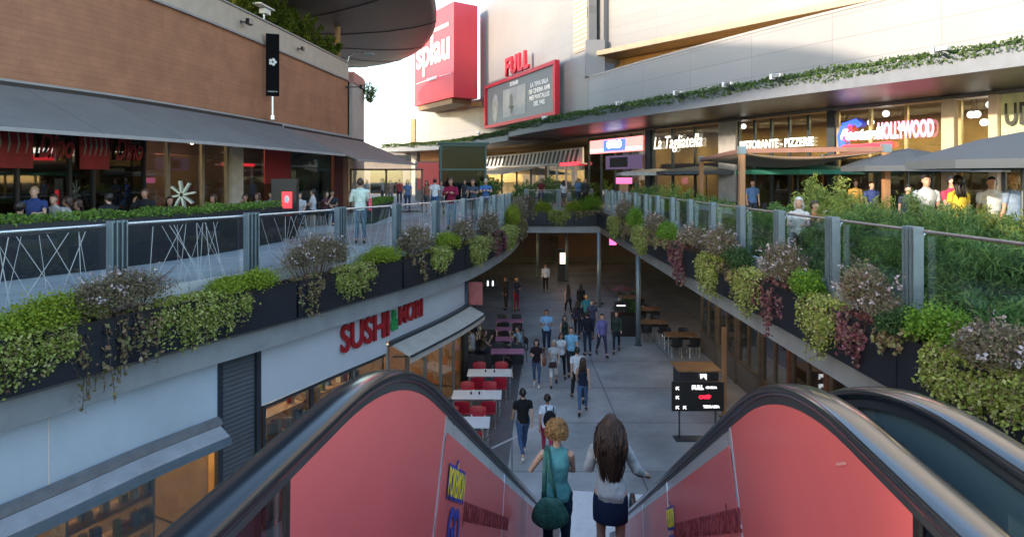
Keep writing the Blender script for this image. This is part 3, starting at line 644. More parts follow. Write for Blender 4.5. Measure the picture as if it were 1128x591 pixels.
wsw('parapet_wall', FAC, [(-.02,CB-.1),(.3,CB-.1),(.3,PT),(-.02,PT)], qn, q650, M_panelwhite)
wsw('parapet_coping', FAC, [(-.06,PT+.002),(.36,PT+.002),(.36,PT+.1),(-.06,PT+.1)], qn, q650, M_ledge)
wsw('tower_wall', FAC, [(-.02,CB-.1),(.6,CB-.1),(.6,C0+16.9),(-.02,C0+16.9)], q650+.02, qF3, M_panelwhite2)
qe = FAC.px(458)
wsw('low_wall', FAC, [(-.02,CB-.3),(.6,CB-.3),(.6,C0+7.9),(-.02,C0+7.9)], qF3+.02, qe, M_panelwhite)
wsw('end_strip', FAC, [(-.12,CB-.3),(.5,CB-.3),(.5,C0+6.6),(-.12,C0+6.6)], qe+.02, qe+.7, pm('terracotta_panel', (.50,.20,.10), .6))
# side return of the tower + mass
p, t = FAC.at(qF3); m = MB(); m.prism([(p[0],p[1]),(p[0]+14,p[1]+7),(p[0]+22,p[1]-9),(FAC.at(q650)[0][0]+1,FAC.at(q650)[0][1])][::1], C0+7.95, C0+16.8); m.v = [(v[0]-8, v[1]-40, v[2]-DK) for v in m.v]; m.build('building_mass', M_panelwhite, wb)
wsw('bounce_light_patch', FAC, [(-.05,C0+9),(-.021,C0+9),(-.021,C0+16.0),(-.05,C0+16.0)], FAC.px(546), qF3-.1, pm('bounce_light_salmon', (.68,.36,.24), .6, var=.1))  # reddish bounce light on the tower wall, painted as a salmon sheet
for a, b in ((589,571),(655,633)):
    wsw('louvre_strip', FAC if a < 600 else FAC, [(-.09,C0+(8.9 if a > 600 else 10.0)),(-.025,C0+(8.9 if a > 600 else 10.0)),(-.025,C0+16.2),(-.09,C0+16.2)], max(FAC.px(min(a, 648)), q650+.1), FAC.px(b), M_louvre)
# upper set back volume with eave and recess wall, its orange light painted in
inv8 = wi
def esw(name, prof, mat, a=0, b=None): return swp(name, Path([(28.3,16.4),(5.7,44)], False), prof, a, b or EVE.len, mat, wb, wi, 1.5)
esw('upper_wall', [(.8,C0+8.68),(1.2,C0+8.68),(1.2,C0+19),(.8,C0+19)], M_panelwhite2, 0, EVE.len+2)
esw('eave', [(-.1,C0+8.34),(2.3,C0+8.34),(2.3,C0+8.66),(-.1,C0+8.66)], M_brown); esw('eave_front', [(-.16,C0+8.36),(-.105,C0+8.36),(-.105,C0+8.68),(-.16,C0+8.68)], pm('eave_beige', (.30,.235,.16), .5))
esw('recess_wall', [(2.05,C0+5.5),(2.25,C0+5.5),(2.25,C0+8.32),(2.05,C0+8.32)], M_ochre)
p, t = FAC.at(q650); m = MB(); m.box((5.7-8,44.3-40,C0+8.2-DK), (1.3,1.3,2.5)); m.build('corner_block', M_panelwhite, wb)
# red cube sign
rc = empty('cube_sign', (-5.5,62,C0+7.6), 0, 'giant red box sign with white splau lettering on the building corner', 'sign')
A, B, Cc = Vector((-5.5,60)), Vector((-10.4,68)), Vector((-3.3,61.6)); D = B+(Cc-A); m = MB(); m.prism([tuple(A-Vector((-5.5,62))), tuple(B-Vector((-5.5,62))), tuple(D-Vector((-5.5,62))), tuple(Cc-Vector((-5.5,62)))], 0, 9.0); m.build('box', M_redbox, rc, bevel=.05)
m = MB(); m.prism([tuple((A*.93+D*.07)-Vector((-5.5,62))), tuple((B*.93+Cc*.07)-Vector((-5.5,62))), tuple(D-Vector((-5.5,62))), tuple((Cc*.9+B*.1)-Vector((-5.5,62)))], -.5, -.02); m.build('underside', M_brown, rc)
for i in range(3): m = MB(); P0 = (Cc*(.9-.3*i)+D*(.1+.3*i)); m.box((P0[0]+5.0, P0[1]-60.8, -.25), (3.4,.3,.45)); m.build('support', M_ochre, rc)
d = (A-B); n2 = Vector((d[1], -d[0])).normalized()
if n2[1] > 0: n2 = -n2
def onface(u, z, out=.04): P0 = B+d*u+n2*out; return Vector((P0[0], P0[1], C0+7.6+z))
put_text('lettering', 'splau', 4.1, M_whitep, onface(.50,5.1), (d[0],d[1],0), rc, fat=.10, depth=.03, sx=.98)
put_text('small_lettering', 'CENTRE COMERCIAL', .48, M_whitep, onface(.66,7.05), (d[0],d[1],0), rc, fat=.02, depth=.02)
m = MB()
for k in range(4):
    P0 = onface(.40+.065*k, 2.3)-Vector((-5.5,62,C0+7.6)); m.sphere(P0, .2, 8)
m.beam(onface(.06,2.3)-Vector((-5.5,62,C0+7.6)), onface(.34,2.35)-Vector((-5.5,62,C0+7.6)), .03, .05); m.beam(onface(.68,2.35)-Vector((-5.5,62,C0+7.6)), onface(.95,2.3)-Vector((-5.5,62,C0+7.6)), .03, .05); m.build('rule_line', M_whitep, rc)
# FULL screen (runs of the facade are from right to left: reverse)
FAR = Path([tuple(p) for p in FAC.P][::-1], False)
q0, q1 = FAR.px(543), FAR.px(620); A3, B3 = pt(FAR, q0, .5, C0+6.75), pt(FAR, q1, .5, C0+6.75); d3 = B3-A3; c3 = (A3+B3)/2; L3 = d3.length
fs = empty('cinema_screen', c3, math.atan2(d3[1], d3[0]), 'red framed cinema screen with FULL letters on the white wall', 'screen')
m = MB(); m.box((0,0,0), (L3,.12,3.7)); m.build('screen', em('screen_grey', (.055,.065,.07), 1.0), fs)
m = MB()
for sx, sz, cx, cz in ((L3+.7,.28,0,1.90),(L3+.7,.28,0,-1.90),(.36,4.3,-L3/2-.18,0),(.36,4.3,L3/2+.18,0)): m.box((cx,-.12,cz), (sx,.4 if sz > 1 else .38,sz if sz < 1 else 3.5))
m.build('frame', M_red, fs)
m = MB(); m.box((-L3*.05,-.09,-.15), (L3*.34,.04,2.5)); m.build('picture', brickmat('screen_picture', (.35,.38,.40), (.22,.27,.30), (.3,.32,.33), 1.6, 1.1, .02, offset=.3), fs)
m = MB(); m.sphere((-L3*.36,-.08,-.25), (.75,.05,1.35), 16); m.build('oval_picture', pm('oval_pic', (.30,.33,.36), .4, var=.5, scale=1.5), fs)
m = MB(); m.lathe([(.34,-.13),(.34,.0)], c=(-L3*.05-.3,-.12,-.5), n=8); m.sphere((-L3*.05-.5,-.14,-.3), (.35,.03,.9), 8); m.build('figure_shape', pm('pic_dark', (.10,.12,.13), .4), fs)
def lt(name, body, size, x, z, mat, **k):
    o = link(name, text_mesh(name, body, size, mat, **k), fs); o.location = (x, -.09, z); o.rotation_euler = (R(90),0,0); return o
for k, s in enumerate(('LA TEVA SALA','DE CINEMA AMB','MES PANTALLES','DEL PAIS')): lt('lettering', s, .52, L3*.30, .75-.52*k, M_whitep, fat=.012, depth=.01)
lt('lettering', 'ESTRENES', .42, -L3*.05, 1.42, M_whitep, fat=.02, depth=.01)
o = lt('full_lettering', 'FULL', 2.15, -.1, 2.95, M_red, fat=.06, depth=.12, spacing=1.12, sx=1.0)
# upper-wall floodlights along the canopy (small)
for k, x in enumerate((1046,864,755,810,690,606,532)):
    p = pt(CAN, CAN.px(x), -.35, CT+.12); o = empty('floodlight', p, CAN.ang(CAN.px(x)), '%s floodlight from the right on the edge of the planted canopy' % ordw(k), 'floodlight', 'floodlights on the planted canopy')
    m = MB(); m.box((0,0,.03), (.32,.2,.13)); m.build('housing', M_steel_l, o, bevel=.01); m = MB(); m.box((.24,0,.02), (.10,.2,.2)); m.build('lamp_head', M_whitep, o); m = MB(); m.beam((0,0,-.1), (0,-.3,-.2), .06, .06); m.build('arm', M_steel_d, o)
# trailing ivy over the canopy edge
cen = []
q0, q1 = CAN.px(1290), CAN.px(420)
for i in range(30000):
    q = random.uniform(q0, q1); lump = mnoise.noise(Vector((q*.6,0,0)))*.5+.5
    p = pt(CAN, q, random.uniform(-.16,.5), CT+.02+random.uniform(-.28,.22)*(.35+lump)); cen.append(p if q < CAN.px(560) else p-Vector((0,0,.2)))
v, f = leaf_arrays(cen, .12); me = np_mesh('ivy_edge', [(v, f, 0)], [leafmat('ivy_leaf', [(.035,.075,.02),(.07,.13,.03),(.11,.17,.05)])]); o = link('climbing_ivy', me); tag(o, 'green ivy trailing along the whole edge of the white building canopy', 'ivy')
# ---------------- shop fronts under the canopy (FAR path: left to right, offset<0 = behind)
sf = empty('restaurant_arcade', (12,34,DK), 0, 'row of glazed restaurants lit ochre under the right canopy', 'shop front'); fi = Vector((-12,-34,-DK))
FZ = C0+2.78
def fsw(name, prof, a, b, mat, par=None): return swp(name, FAR, prof, FAR.px(a), FAR.px(b), mat, par or sf, fi, 1.0)
def glaz(a, b, n, z0=DK+.1, z1=FZ-.05, mat=None, fr=None):
    qa, qb = FAR.px(a), FAR.px(b)
    for i in range(n):
        u0, u1 = qa+(qb-qa)*i/n, qa+(qb-qa)*(i+1)/n; f = swp('window', FAR, [(-.1,z0),(.03,z0),(.03,z1),(-.1,z1)], u0, u0+.11, fr or M_steel_d, sf, fi)
        m = MB(); m.sweep(FAR, [(-.05,z0),(-.035,z0),(-.035,z1),(-.05,z1)], u0+.11, u1, 1); m.v = [(v[0]+fi[0], v[1]+fi[1], v[2]+fi[2]) for v in m.v]; m.build('pane', mat or M_gl_shop, f)
M_colm = pm('beige_column', (.50,.40,.30), .5, var=.1); M_bras = pm('brass', (.42,.33,.16), .4, metal=.4)
glaz(718, 792, 3); fsw('column', [(-.3,DK),(.1,DK),(.1,FZ),(-.3,FZ)], 793, 812, M_conc)
glaz(813, 912, 5); fsw('column', [(-.3,DK),(.1,DK),(.1,FZ),(-.3,FZ)], 912.5, 921, M_steel_d)
glaz(922, 1040, 3, fr=M_bras); fsw('column', [(-.3,DK),(.25,DK),(.25,FZ),(-.3,FZ)], 1041, 1055, M_colm)
glaz(1056, 1092, 1, fr=M_bras); fsw('column', [(-.3,DK),(.25,DK),(.25,FZ),(-.3,FZ)], 1093, 1103, M_colm)
fsw('sign_panel', [(-.1,C0+1.15),(.05,C0+1.15),(.05,FZ),(-.1,FZ)], 1104, 1260, pm('lime_panel', (.48,.52,.30), .5)); glaz(1104, 1260, 3, z1=C0+1.1)
fsw('column', [(-.3,DK),(.1,DK),(.1,FZ),(-.3,FZ)], 712, 717.5, M_steel_d)
glaz(648, 712, 4, mat=M_gl_shop)
fsw('lintel', [(-.15,FZ),(.08,FZ),(.08,CB+.1),(-.15,CB+.1)], 535, 1260, pm('lintel_grey', (.14,.14,.14), .5))
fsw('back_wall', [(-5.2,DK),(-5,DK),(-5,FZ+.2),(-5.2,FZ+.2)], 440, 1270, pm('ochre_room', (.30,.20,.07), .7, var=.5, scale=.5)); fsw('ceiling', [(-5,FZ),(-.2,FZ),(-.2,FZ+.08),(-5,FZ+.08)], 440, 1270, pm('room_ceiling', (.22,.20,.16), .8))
fsw('mezzanine', [(-4.8,C0+.55),(-.5,C0+.55),(-.5,C0+.8),(-4.8,C0+.8)], 720, 1100, pm('mezz_brown', (.06,.035,.02), .7))
for x in list(range(655, 1260, 42)): p = pt(FAR, FAR.px(x), -2.5, FZ-.08); area(p, (2.5,1.2), 95, (1,.72,.36))
for k, x in enumerate((811,951,985,968,1068,1076,1083,1062)):
    p = pt(FAR, FAR.px(x), -.5, FZ-.25-.3*(k % 3)); o = empty('pendant_lamp', p, 0, 'round white lamp %s behind the glass of the right restaurants' % ('furthest left','left of the brass mullion','right of the brass mullion','at the brass mullion','second in the tall window','third in the tall window','right of the tall window','left of the tall window')[k], 'lamp', 'lamps behind the right restaurant glass')
    m = MB(); m.sphere((0,0,0), .13, 10); m.build('bulb', M_white_em, o); m = MB(); m.tube([(0,0,.1),(0,0,.7)], .012, 5); m.build('cord', M_black, o)
M_cream_l = em('cream_letter', (1,.93,.72), 1.1)
along(FAR, 722, 775, .1, C0+1.95, 'La Tagliatella', M_cream_l, 1.0, 'shop_sign', 'cream La Tagliatella script letters on the dark restaurant glass', shear=.25, fat=.0)
along(FAR, 817, 898, .1, C0+1.55, 'RISTORANTE - PIZZERIE', M_cream_l, .52, 'shop_sign', 'cream RISTORANTE PIZZERIE capitals on the restaurant glass', fat=.012)
rt, o = along(FAR, 969, 1031, .12, C0+1.78, 'HOLLYWOOD', em('pink_letter', (1,.25,.42), 1.6), .85, 'shop_sign', 'red and blue Hollywood restaurant sign on the ochre glass', fat=.035)
q = FAR.px(945); d_ = (FAR.at(q)[1]); xd = (d_[0], d_[1], 0)
put_text('script_lettering', "Foster's", .56, M_white_em, pt(FAR, FAR.px(951), .22, C0+1.72), xd, rt, fat=.025, shear=.3)
for nm, mt, pr in (('blue_swoosh', em('sign_blue', (.03,.08,.75), 1.5), [(930,C0+1.2),(928,C0+1.7),(933,C0+2.15),(945,C0+2.25),(949,C0+2.1)]), ('red_swoosh', em('sign_red', (.95,.03,.05), 1.4), [(930,C0+1.22),(950,C0+1.22),(985,C0+1.28)]), ('red_star', em('sign_red', (1,0,0), 1), [(934,C0+1.5),(939,C0+2.2),(943,C0+1.5)])):
    m = MB(); P_ = [pt(FAR, FAR.px(x), .14, z)-rt.location for x, z in pr]; m.tube(P_, .13 if nm != 'red_star' else .08, 8); m.build(nm, mt, rt)
along(FAR, 1110, 1180, .2, C0+2.05, 'UDON', pm('dark_letter', (.02,.025,.02), .5), 1.0, 'shop_sign', 'dark capital letters beginning with U on the lime panel at the right edge', fat=.02, spacing=1.1)
m, w = wallsign(FAR, 652, 710, C0+1.62, C0+2.5, .12, 'bright LED strip sign with blue letters on red and pink', em('led_pink', (.95,.22,.20), 1.3), 'led_sign'); 
mm = MB(); mm.box((0,-.035,.02), (w*.42,.03,.72)); mm.build('blue_field', em('led_blue', (.05,.10,.9), 1.6), m); mm = MB(); mm.box((0,-.036,-.25), (w*.98,.02,.16)); mm.build('white_band', em('led_white', (1,.75,.8), 1.4), m)
o = link('lettering', text_mesh('lettering', 'GYRO', .62, M_white_em, fat=.02), m); o.location = (0,-.056,.06); o.rotation_euler = (R(90),0,0)
m, w = wallsign(FAR, 672, 712, C0+.55, C0+1.4, .3, 'purple grey hanging menu screens below the LED strip', em('menu_purple', (.06,.04,.08), .8), 'menu_screen', cat='screen'); mm = MB(); mm.box((-w*.12,-.035,0), (w*.5,.02,.6)); mm.build('dark_field', M_black, m)
# entrance with patterned band left of it
fsw('patterned_band', [(-.1,C0+1.05),(.02,C0+1.05),(.02,C0+2.15),(-.1,C0+2.15)], 536, 642, M_signwhite)
m = MB(); qa, qb = FAR.px(537), FAR.px(641); q = qa
while q < qb-.8: 
    A, B = pt(FAR, q, .05, C0+1.15)+fi, pt(FAR, q+.55, .05, C0+2.05)+fi; u = FAR.at(q)[1]; u = Vector((u[0],u[1],0))*.2; m.add([A-u,A+u,B+u,B-u], [(0,1,2,3)]); q += .82
m.build('band_stripe', M_black, sf)
glaz(536, 600, 4, z1=C0+.95); glaz(603, 646, 4, z1=C0+.95, fr=M_whitep)
fsw('white_lintel', [(-.05,C0+.97),(.3,C0+.97),(.3,C0+1.04),(-.05,C0+1.04)], 536, 646, M_whitep)
fsw('timber_panel', [(-.2,C0+.9),(.05,C0+.9),(.05,C0+2.9),(-.2,C0+2.9)], 463, 489, brickmat('warm_boards', (.36,.19,.09), (.32,.17,.08), (.2,.1,.05), 2, .3, .01, axis='u')); glaz(462, 489, 3, z1=C0+.88); fsw('column', [(-.3,DK),(.3,DK),(.3,C0+2.8),(-.3,C0+2.8)], 455, 461, M_conc)
m, w = wallsign(FAR, 624, 644, C0+.9, C0+1.12, .5, 'small red lit sign above the glass entrance doors', em('sign_red', (1,0,0), 1), 'wall_sign')
o = empty('white_awning', pt(FAR, FAR.px(575), 1.5, C0), 0, 'pale folded awning and dark kiosk roof in front of the striped band', 'awning'); m = MB(); m.sweep(FAR, [(.1,C0+.9),(3.0,C0+.35),(3.0,C0+.28),(.1,C0+.8)], FAR.px(540), FAR.px(590), 1); m.v = [tuple(Vector(v)-o.location) for v in m.v]; m.build('cloth', M_whitep, o)
m = MB(); m.sweep(FAR, [(2.9,C0+.28),(3.1,C0+.28),(3.1,C0+.38),(2.9,C0+.38)], FAR.px(540), FAR.px(590), 1); m.v = [tuple(Vector(v)-o.location) for v in m.v]; m.build('front_bar', M_steel_l, o)
# glass lift
lf = empty('glass_lift', W(509,196,50)*1.0, R(8), 'dark green glass lift box standing on the far deck', 'lift'); lf.location.z = DK
m = MB()
for x in (-1.7,1.7):
    for y in (-1.5,1.5): m.box((x,y,2.2), (.14,.14,4.4))
for z in (.1,2.5,4.35):
    for y in (-1.5,1.5): m.box((0,y,z), (3.26,.12,.14))
    for x in (-1.7,1.7): m.box((x,0,z), (.12,2.86,.14))
m.box((0,0,4.5), (3.9,3.5,.12)); m.build('frame', pm('lift_frame', (.05,.10,.10), .4, metal=.4), lf)
for nm, c, s in (('glass_wall',(0,-1.5,2.2),(3.2,.02,4.2)),('glass_wall',(0,1.5,2.2),(3.2,.02,4.2)),('glass_wall',(-1.7,0,2.2),(.02,2.8,4.2)),('glass_wall',(1.7,0,2.2),(.02,2.8,4.2))): m = MB(); m.box(c, s); m.build(nm, glassmat('lift_glass', (.42,.52,.52), base=.01, refl=.3), lf)
m = MB(); m.box((0,.2,1.3), (2.2,2.0,2.4)); m.build('lift_cabin', pm('cabin', (.07,.09,.09), .4, var=.5), lf)
# background wing on the far left
w2 = empty('far_wing', (-30,80,DK), 0, 'far low wing of the shopping centre beyond the brown awning', 'building')
m = MB(); m.box((8,0,2.6), (46,14,5.2)); m.build('wall', pm('wing_wall', (.30,.27,.25), .6, var=.3, scale=.3), w2); m = MB(); m.box((8,-7.3,4.2), (46,.6,.5)); m.build('eave', M_steel_d, w2)
for k in range(9): m = MB(); m.box((-12+4.6*k,-7.02,1.5), (3.6,.06,2.8)); m.build('window', M_gl_dark, w2)
m = MB(); m.box((-16,-8,7.5), (18,14,15)); m.build('wing_tower', M_conc, w2)
# ================================================================== escalators
TH = math.atan2(80, 703); SL = .582
def zh(s): return 8.035-SL*s
def zs(s): return min(5.60, max(0.0, 7.035-SL*s))
ZT = 6.745; ZB = 1.0; sc_t = (8.035-ZT)/SL; sc_b = (8.035-ZB)/SL
def hr_curve():
    P = [(-2.2, ZT), (.2, ZT), (.8, ZT), (1.2, ZT)]
    a, c, b = (1.68, ZT), (sc_t, ZT), (2.76, zh(2.76))
    for k in range(13): t = k/12; P.append(((1-t)**2*a[0]+2*t*(1-t)*c[0]+t*t*b[0], (1-t)**2*a[1]+2*t*(1-t)*c[1]+t*t*b[1]))
    for s in np.arange(3.2, 11.2, .4): P.append((s, zh(s)))
    a, c, b = (11.4, zh(11.4)), (sc_b, ZB), (12.8, ZB)
    for k in range(9): t = k/8; P.append(((1-t)**2*a[0]+2*t*(1-t)*c[0]+t*t*b[0], (1-t)**2*a[1]+2*t*(1-t)*c[1]+t*t*b[1]))
    P.append((13.0, ZB))
    for k in range(1, 9): a = math.pi*k/8; P.append((13.0+.36*math.sin(a), ZB-.36+.36*math.cos(a)))
    P.append((12.7, ZB-.72)); return P
HC = hr_curve()
def ztop(s):
    for (s0, z0), (s1, z1) in zip(HC[:-10], HC[1:-9]):
        if s0 <= s <= s1: return z0+(z1-z0)*(s-s0)/max(1e-6, s1-s0)
    return ZB
M_hand = pm('black_rubber_more_reflective', (.018,.022,.028), .16, var=.25, scale=2, ior=2.0, stretch=(30,1,30))  # black rubber, mirror strength raised to imitate the bright wall's reflection
M_hand_l = pm('black_rubber_less_reflective', (.015,.020,.026), .18, var=.2, scale=2, ior=1.45, stretch=(30,1,30))  # same rubber, mirror strength lowered to imitate the darker reflection on the left
M_film = pm('red_film', (.60,.118,.12), .38, var=.07, scale=.8, spec=.5, coat=.12)
M_teal = pm('teal_film', (.10,.17,.19), .30, var=.12, scale=1.2, spec=.6)
M_trim = pm('silver_trim', (.62,.66,.70), .3, metal=.6, var=.08)
M_balg = glassmat('balustrade_glass', (.60,.64,.68), base=.08)
M_skirt = pm('skirt_metal', (.30,.32,.34), .35, metal=.7, var=.15)
def step_mesh():
    m = MB(); m.box((0,.2,-.012), (.98,.40,.024))
    for k in range(24): m.box((-.47+.041*k,.2,.004), (.018,.385,.010))
    m.box((0,.39,-.12), (.98,.014,.20)); m.box((-.492,.2,.006), (.012,.38,.012), mi=1); m.box((.492,.2,.006), (.012,.38,.012), mi=1); m.box((0,.006,.008), (.97,.010,.012), mi=1)
    return m.mesh('step', [pm('step_metal', (.16,.165,.17), .4, metal=.7, var=.25, scale=8), pm('yellow_edge', (.65,.45,.03), .5)])
STEP = step_mesh()
def escalator(loc, label, film, graphics):
    rt = empty('escalator', loc, -TH, label, 'escalator', 'pair of escalators side by side')
    for sd in (-1, 1):
        w = .685*sd
        # handrail: rounded section swept along the curve
        m = MB(); vs = []; K = 12
        for i, (s, z) in enumerate(HC):
            a = HC[max(i-1, 0)]; b = HC[min(i+1, len(HC)-1)]; t = Vector((b[0]-a[0], b[1]-a[1])).normalized(); nx, nz = -t[1], t[0]
            for k in range(K):
                an = 2*math.pi*k/K; cx = math.copysign(abs(math.cos(an))**.75, math.cos(an))*.050; cz = math.copysign(abs(math.sin(an))**.75, math.sin(an))*.023
                vs.append((w+cx, s+nx*cz, z-.023+nz*cz))
        n = len(HC); m.add(vs, [(i*K+k, i*K+(k+1) % K, (i+1)*K+(k+1) % K, (i+1)*K+k) for i in range(n-1) for k in range(K)]+[tuple(range(K)), tuple(range((n-1)*K, n*K))])
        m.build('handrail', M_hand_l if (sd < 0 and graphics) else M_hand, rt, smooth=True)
        # rail profile under the handrail
        m = MB(); pts = [(w, s, z-.058) for s, z in HC[:-9]]; vs = []
        for x, s, z in pts: vs += [(x-.028, s, z-.014), (x+.028, s, z-.014), (x+.028, s, z+.016), (x-.028, s, z+.016)]
        n = len(pts); m.add(vs, [(i*4+k, i*4+(k+1) % 4, (i+1)*4+(k+1) % 4, (i+1)*4+k) for i in range(n-1) for k in range(4)]+[(0,1,2,3), tuple(range(4*n-4, 4*n))]); m.build('rail_profile', M_steel_d, rt)
        def low(s): return s-.43*(ztop(s)-zs(s)-.12)*min(1, max(0, (s-1.3)/1.2))
        def strip(s0, s1, off, d0, th, mat, name, n=None, d1=None):
            n = n or max(2, int((s1-s0)/.12)); mm = MB(); vs = []
            for i in range(n+1):
                s = s0+(s1-s0)*i/n; zt = ztop(s)-d0; sb = low(s); zb = zs(sb)+.12 if d1 is None else ztop(s)-d1; sb2 = sb if d1 is None else s-.43*(d1-d0)*min(1, max(0, (s-1.3)/1.2))
                x0, x1 = w+off, w+off+th; vs += [(x0,s,zt),(x1,s,zt),(x1,sb2,zb),(x0,sb2,zb)]
            mm.add(vs, [(i*4+k, i*4+(k+1) % 4, (i+1)*4+(k+1) % 4, (i+1)*4+k) for i in range(n) for k in range(4)]+[(0,1,2,3), tuple(range(4*n, 4*n+4))]); return mm.build(name, mat, rt)
        inn = -.018*sd
        cuts = [-2.1, -.4, 1.36, 3.02, 5.3, 7.5, 9.8, 12.4]
        for a, b in zip(cuts[:-1], cuts[1:]):
            strip(a+.006, b-.006, -.005, .072, .010, M_balg if film is not M_teal else M_teal, 'glass_panel')
            if a >= 1.2:
                top = .062 if a < 2 else .150
                strip(a+.015, b-.015, inn-.003*sd, top, -.004*sd, film, 'film_panel')
                if a > 2: strip(a+.008, b-.008, inn, .062, -.003*sd, M_trim, 'trim_strip', d1=.147)
            if b < 12: strip(b-.012, b+.012, inn-.002*sd, .066, -.007*sd, M_trim if b > 2 else M_black, 'seam', n=2)
        # skirt and outer deck
        m = MB(); pts = [(s, zs(s)) for s in [-2.2, 1.2, 2.50, 5, 8, 11, 12.12, 13.3]]; vs = []; x0, x1 = w-.03*sd, w-.175*sd
        for s, z in pts: vs += [(x0,s,z-.3),(x1,s,z-.3),(x1,s,z+.05),(x0+.0,s,z+.11)]
        n = len(pts); m.add(vs, [(i*4+k, i*4+(k+1) % 4, (i+1)*4+(k+1) % 4, (i+1)*4+k) for i in range(n-1) for k in range(4)]+[(0,1,2,3), tuple(range(4*n-4, 4*n))]); m.build('skirt', M_skirt, rt)
        m = MB(); vs = []; x0, x1 = w-.02*sd, w+.11*sd
        for s, z in pts: vs += [(x0,s,max(-.0,z-1.0) if s < 11 else .004),(x1,s,max(0,z-1.0) if s < 11 else .004),(x1,s,z+.09),(x0,s,z+.09)]
        m.add(vs, [(i*4+k, i*4+(k+1) % 4, (i+1)*4+(k+1) % 4, (i+1)*4+k) for i in range(n-1) for k in range(4)]+[(0,1,2,3), tuple(range(4*n-4, 4*n))]); m.build('outer_cladding', M_steel, rt)
        if graphics:
            up = (0,.497,.868); xd = (0,.868*-sd,.497*sd)
            def q(s, dn): return Vector((w+inn-.012*sd, s-.43*dn, ztop(s)-dn))
            def plac(o, loc): 
                x = Vector(xd); u = Vector(up); u = (u-x*u.dot(x)).normalized(); z = x.cross(u); M = Matrix((x,u,z)).transposed().to_4x4(); M.translation = loc; o.matrix_local = M
            o = link('lettering', text_mesh('lettering', '¡ENCUENTRA Y CAPTURA TODOS LOS POKÉMON!', .14, pm('dark_red_print', (.20,.02,.03), .5), depth=.0015, fat=.0, sx=1), rt)
            bb = [v.co.x for v in o.data.vertices]; sc = (2.35)/(max(bb)-min(bb))
            for v in o.data.vertices: v.co.x *= sc
            plac(o, q(4.62 if sd < 0 else 3.98, .40))
            ls = 3.36 if sd < 0 else 5.12
            for body, size, mt, dn, ft, dz in (('POKÉMON', .155, pm('logo_blue', (.02,.05,.35), .5), .31, .016, 0), ('POKÉMON', .155, pm('logo_yellow', (.75,.60,.03), .5), .31, .002, .003), ('GO', .22, pm('logo_blue', (0,0,1)), .50, .008, 0)):
                o = link('logo', text_mesh('logo', body, size, mt, depth=.0012, fat=ft), rt); bb = [v.co.x for v in o.data.vertices]; sc = .46/(max(bb)-min(bb)) if body != 'GO' else .9
                for v in o.data.vertices: v.co.x *= sc; v.co.y *= 1.15
                plac(o, q(ls, dn)+Vector((-.002*sd-dz*sd, 0, 0)))
    if graphics: m = MB(); m.beam((.685-.018-.011,1.70,6.63), (.685-.018-.011,1.76,6.60), .0015, .007, up=(0,.4,.9)); m.build('scuff_mark', flat('pale_scuff', (.55,.27,.24)), rt)
    for k in range(24): s = 2.49+.4*k; link('step', STEP, rt, (0, s, zs(s+.2)))
    m = MB(); m.box((0,.0,5.585), (1.02,4.5,.04)); m.build('top_landing_plate', M_skirt, rt)
    m = MB(); m.box((0,13.6,.012), (1.30,2.9,.024)); m.build('bottom_landing_plate', pm('pale_landing', (.70,.71,.72), .42, metal=.15, var=.08, scale=6), rt, bevel=.004)
    m = MB(); 
    for k in range(26): m.box((-.47+.0376*k,12.12,.03), (.012,.16,.014))
    m.build('comb', pm('yellow_edge', (1,1,0)), rt)
    m = MB(); pts = [(-2.2,4.6),(2.6,4.6),(11.6,-.02),(13.1,-.02),(12.2,-.30+.0),(1.9,4.2),(-2.2,4.2)]
    m.add([(x,s,z+.0) for x in (-.62,.62) for s, z in pts[:]], [tuple(range(7)), tuple(range(7,14))[::-1]]+[(i, (i+1) % 7, 7+(i+1) % 7, 7+i) for i in range(7)]); m.build('truss', M_steel_d, rt)
    return rt
E1 = escalator((0,0,0), 'escalator with red film sides going down between the decks', M_film, True)
E2 = escalator((1.645*math.cos(TH), -1.645*math.sin(TH), 0), 'right hand escalator with dark teal side panels', M_teal, False)
# small price card seen through the clear pane left of the red film
# ================================================================== planting
LM = dict(
 lime=leafmat('lime_leaf', [(.16,.22,.02),(.26,.33,.03),(.36,.42,.04),(.20,.28,.03)], trans=.35),
 varieg=leafmat('variegated_leaf', [(.16,.22,.03),(.32,.38,.06),(.48,.50,.14),(.24,.30,.04),(.56,.53,.22),(.16,.08,.05)], trans=.25),
 abelia=leafmat('abelia_leaf', [(.15,.10,.075),(.22,.16,.10),(.17,.20,.08),(.27,.17,.14),(.32,.28,.18)]),
 flower=leafmat('pink_white_flower', [(.46,.36,.37),(.56,.50,.49),(.38,.25,.28)], trans=.2),
 burg=leafmat('burgundy_leaf', [(.16,.04,.06),(.27,.08,.10),(.24,.15,.10),(.34,.16,.18)]),
 trail=leafmat('trailing_leaf', [(.14,.16,.04),(.32,.18,.12),(.24,.25,.08),(.40,.28,.18)]),
 dark=leafmat('dark_leaf', [(.03,.07,.02),(.05,.10,.03),(.08,.14,.04)]),
 bamboo=leafmat('feather_leaf', [(.07,.14,.045),(.12,.23,.07),(.18,.31,.09),(.26,.37,.11)], trans=.42),
 bamboo2=leafmat('yellow_feather_leaf', [(.16,.23,.05),(.28,.36,.07),(.38,.44,.12),(.20,.29,.06)], trans=.35),
 hedge=leafmat('hedge_leaf', [(.07,.14,.02),(.13,.23,.03),(.20,.31,.05)], trans=.2),
 box=leafmat('bright_box_leaf', [(.10,.20,.02),(.16,.30,.03),(.22,.36,.04)], trans=.3))
M_twig = pm('twig', (.10,.06,.045), .8)
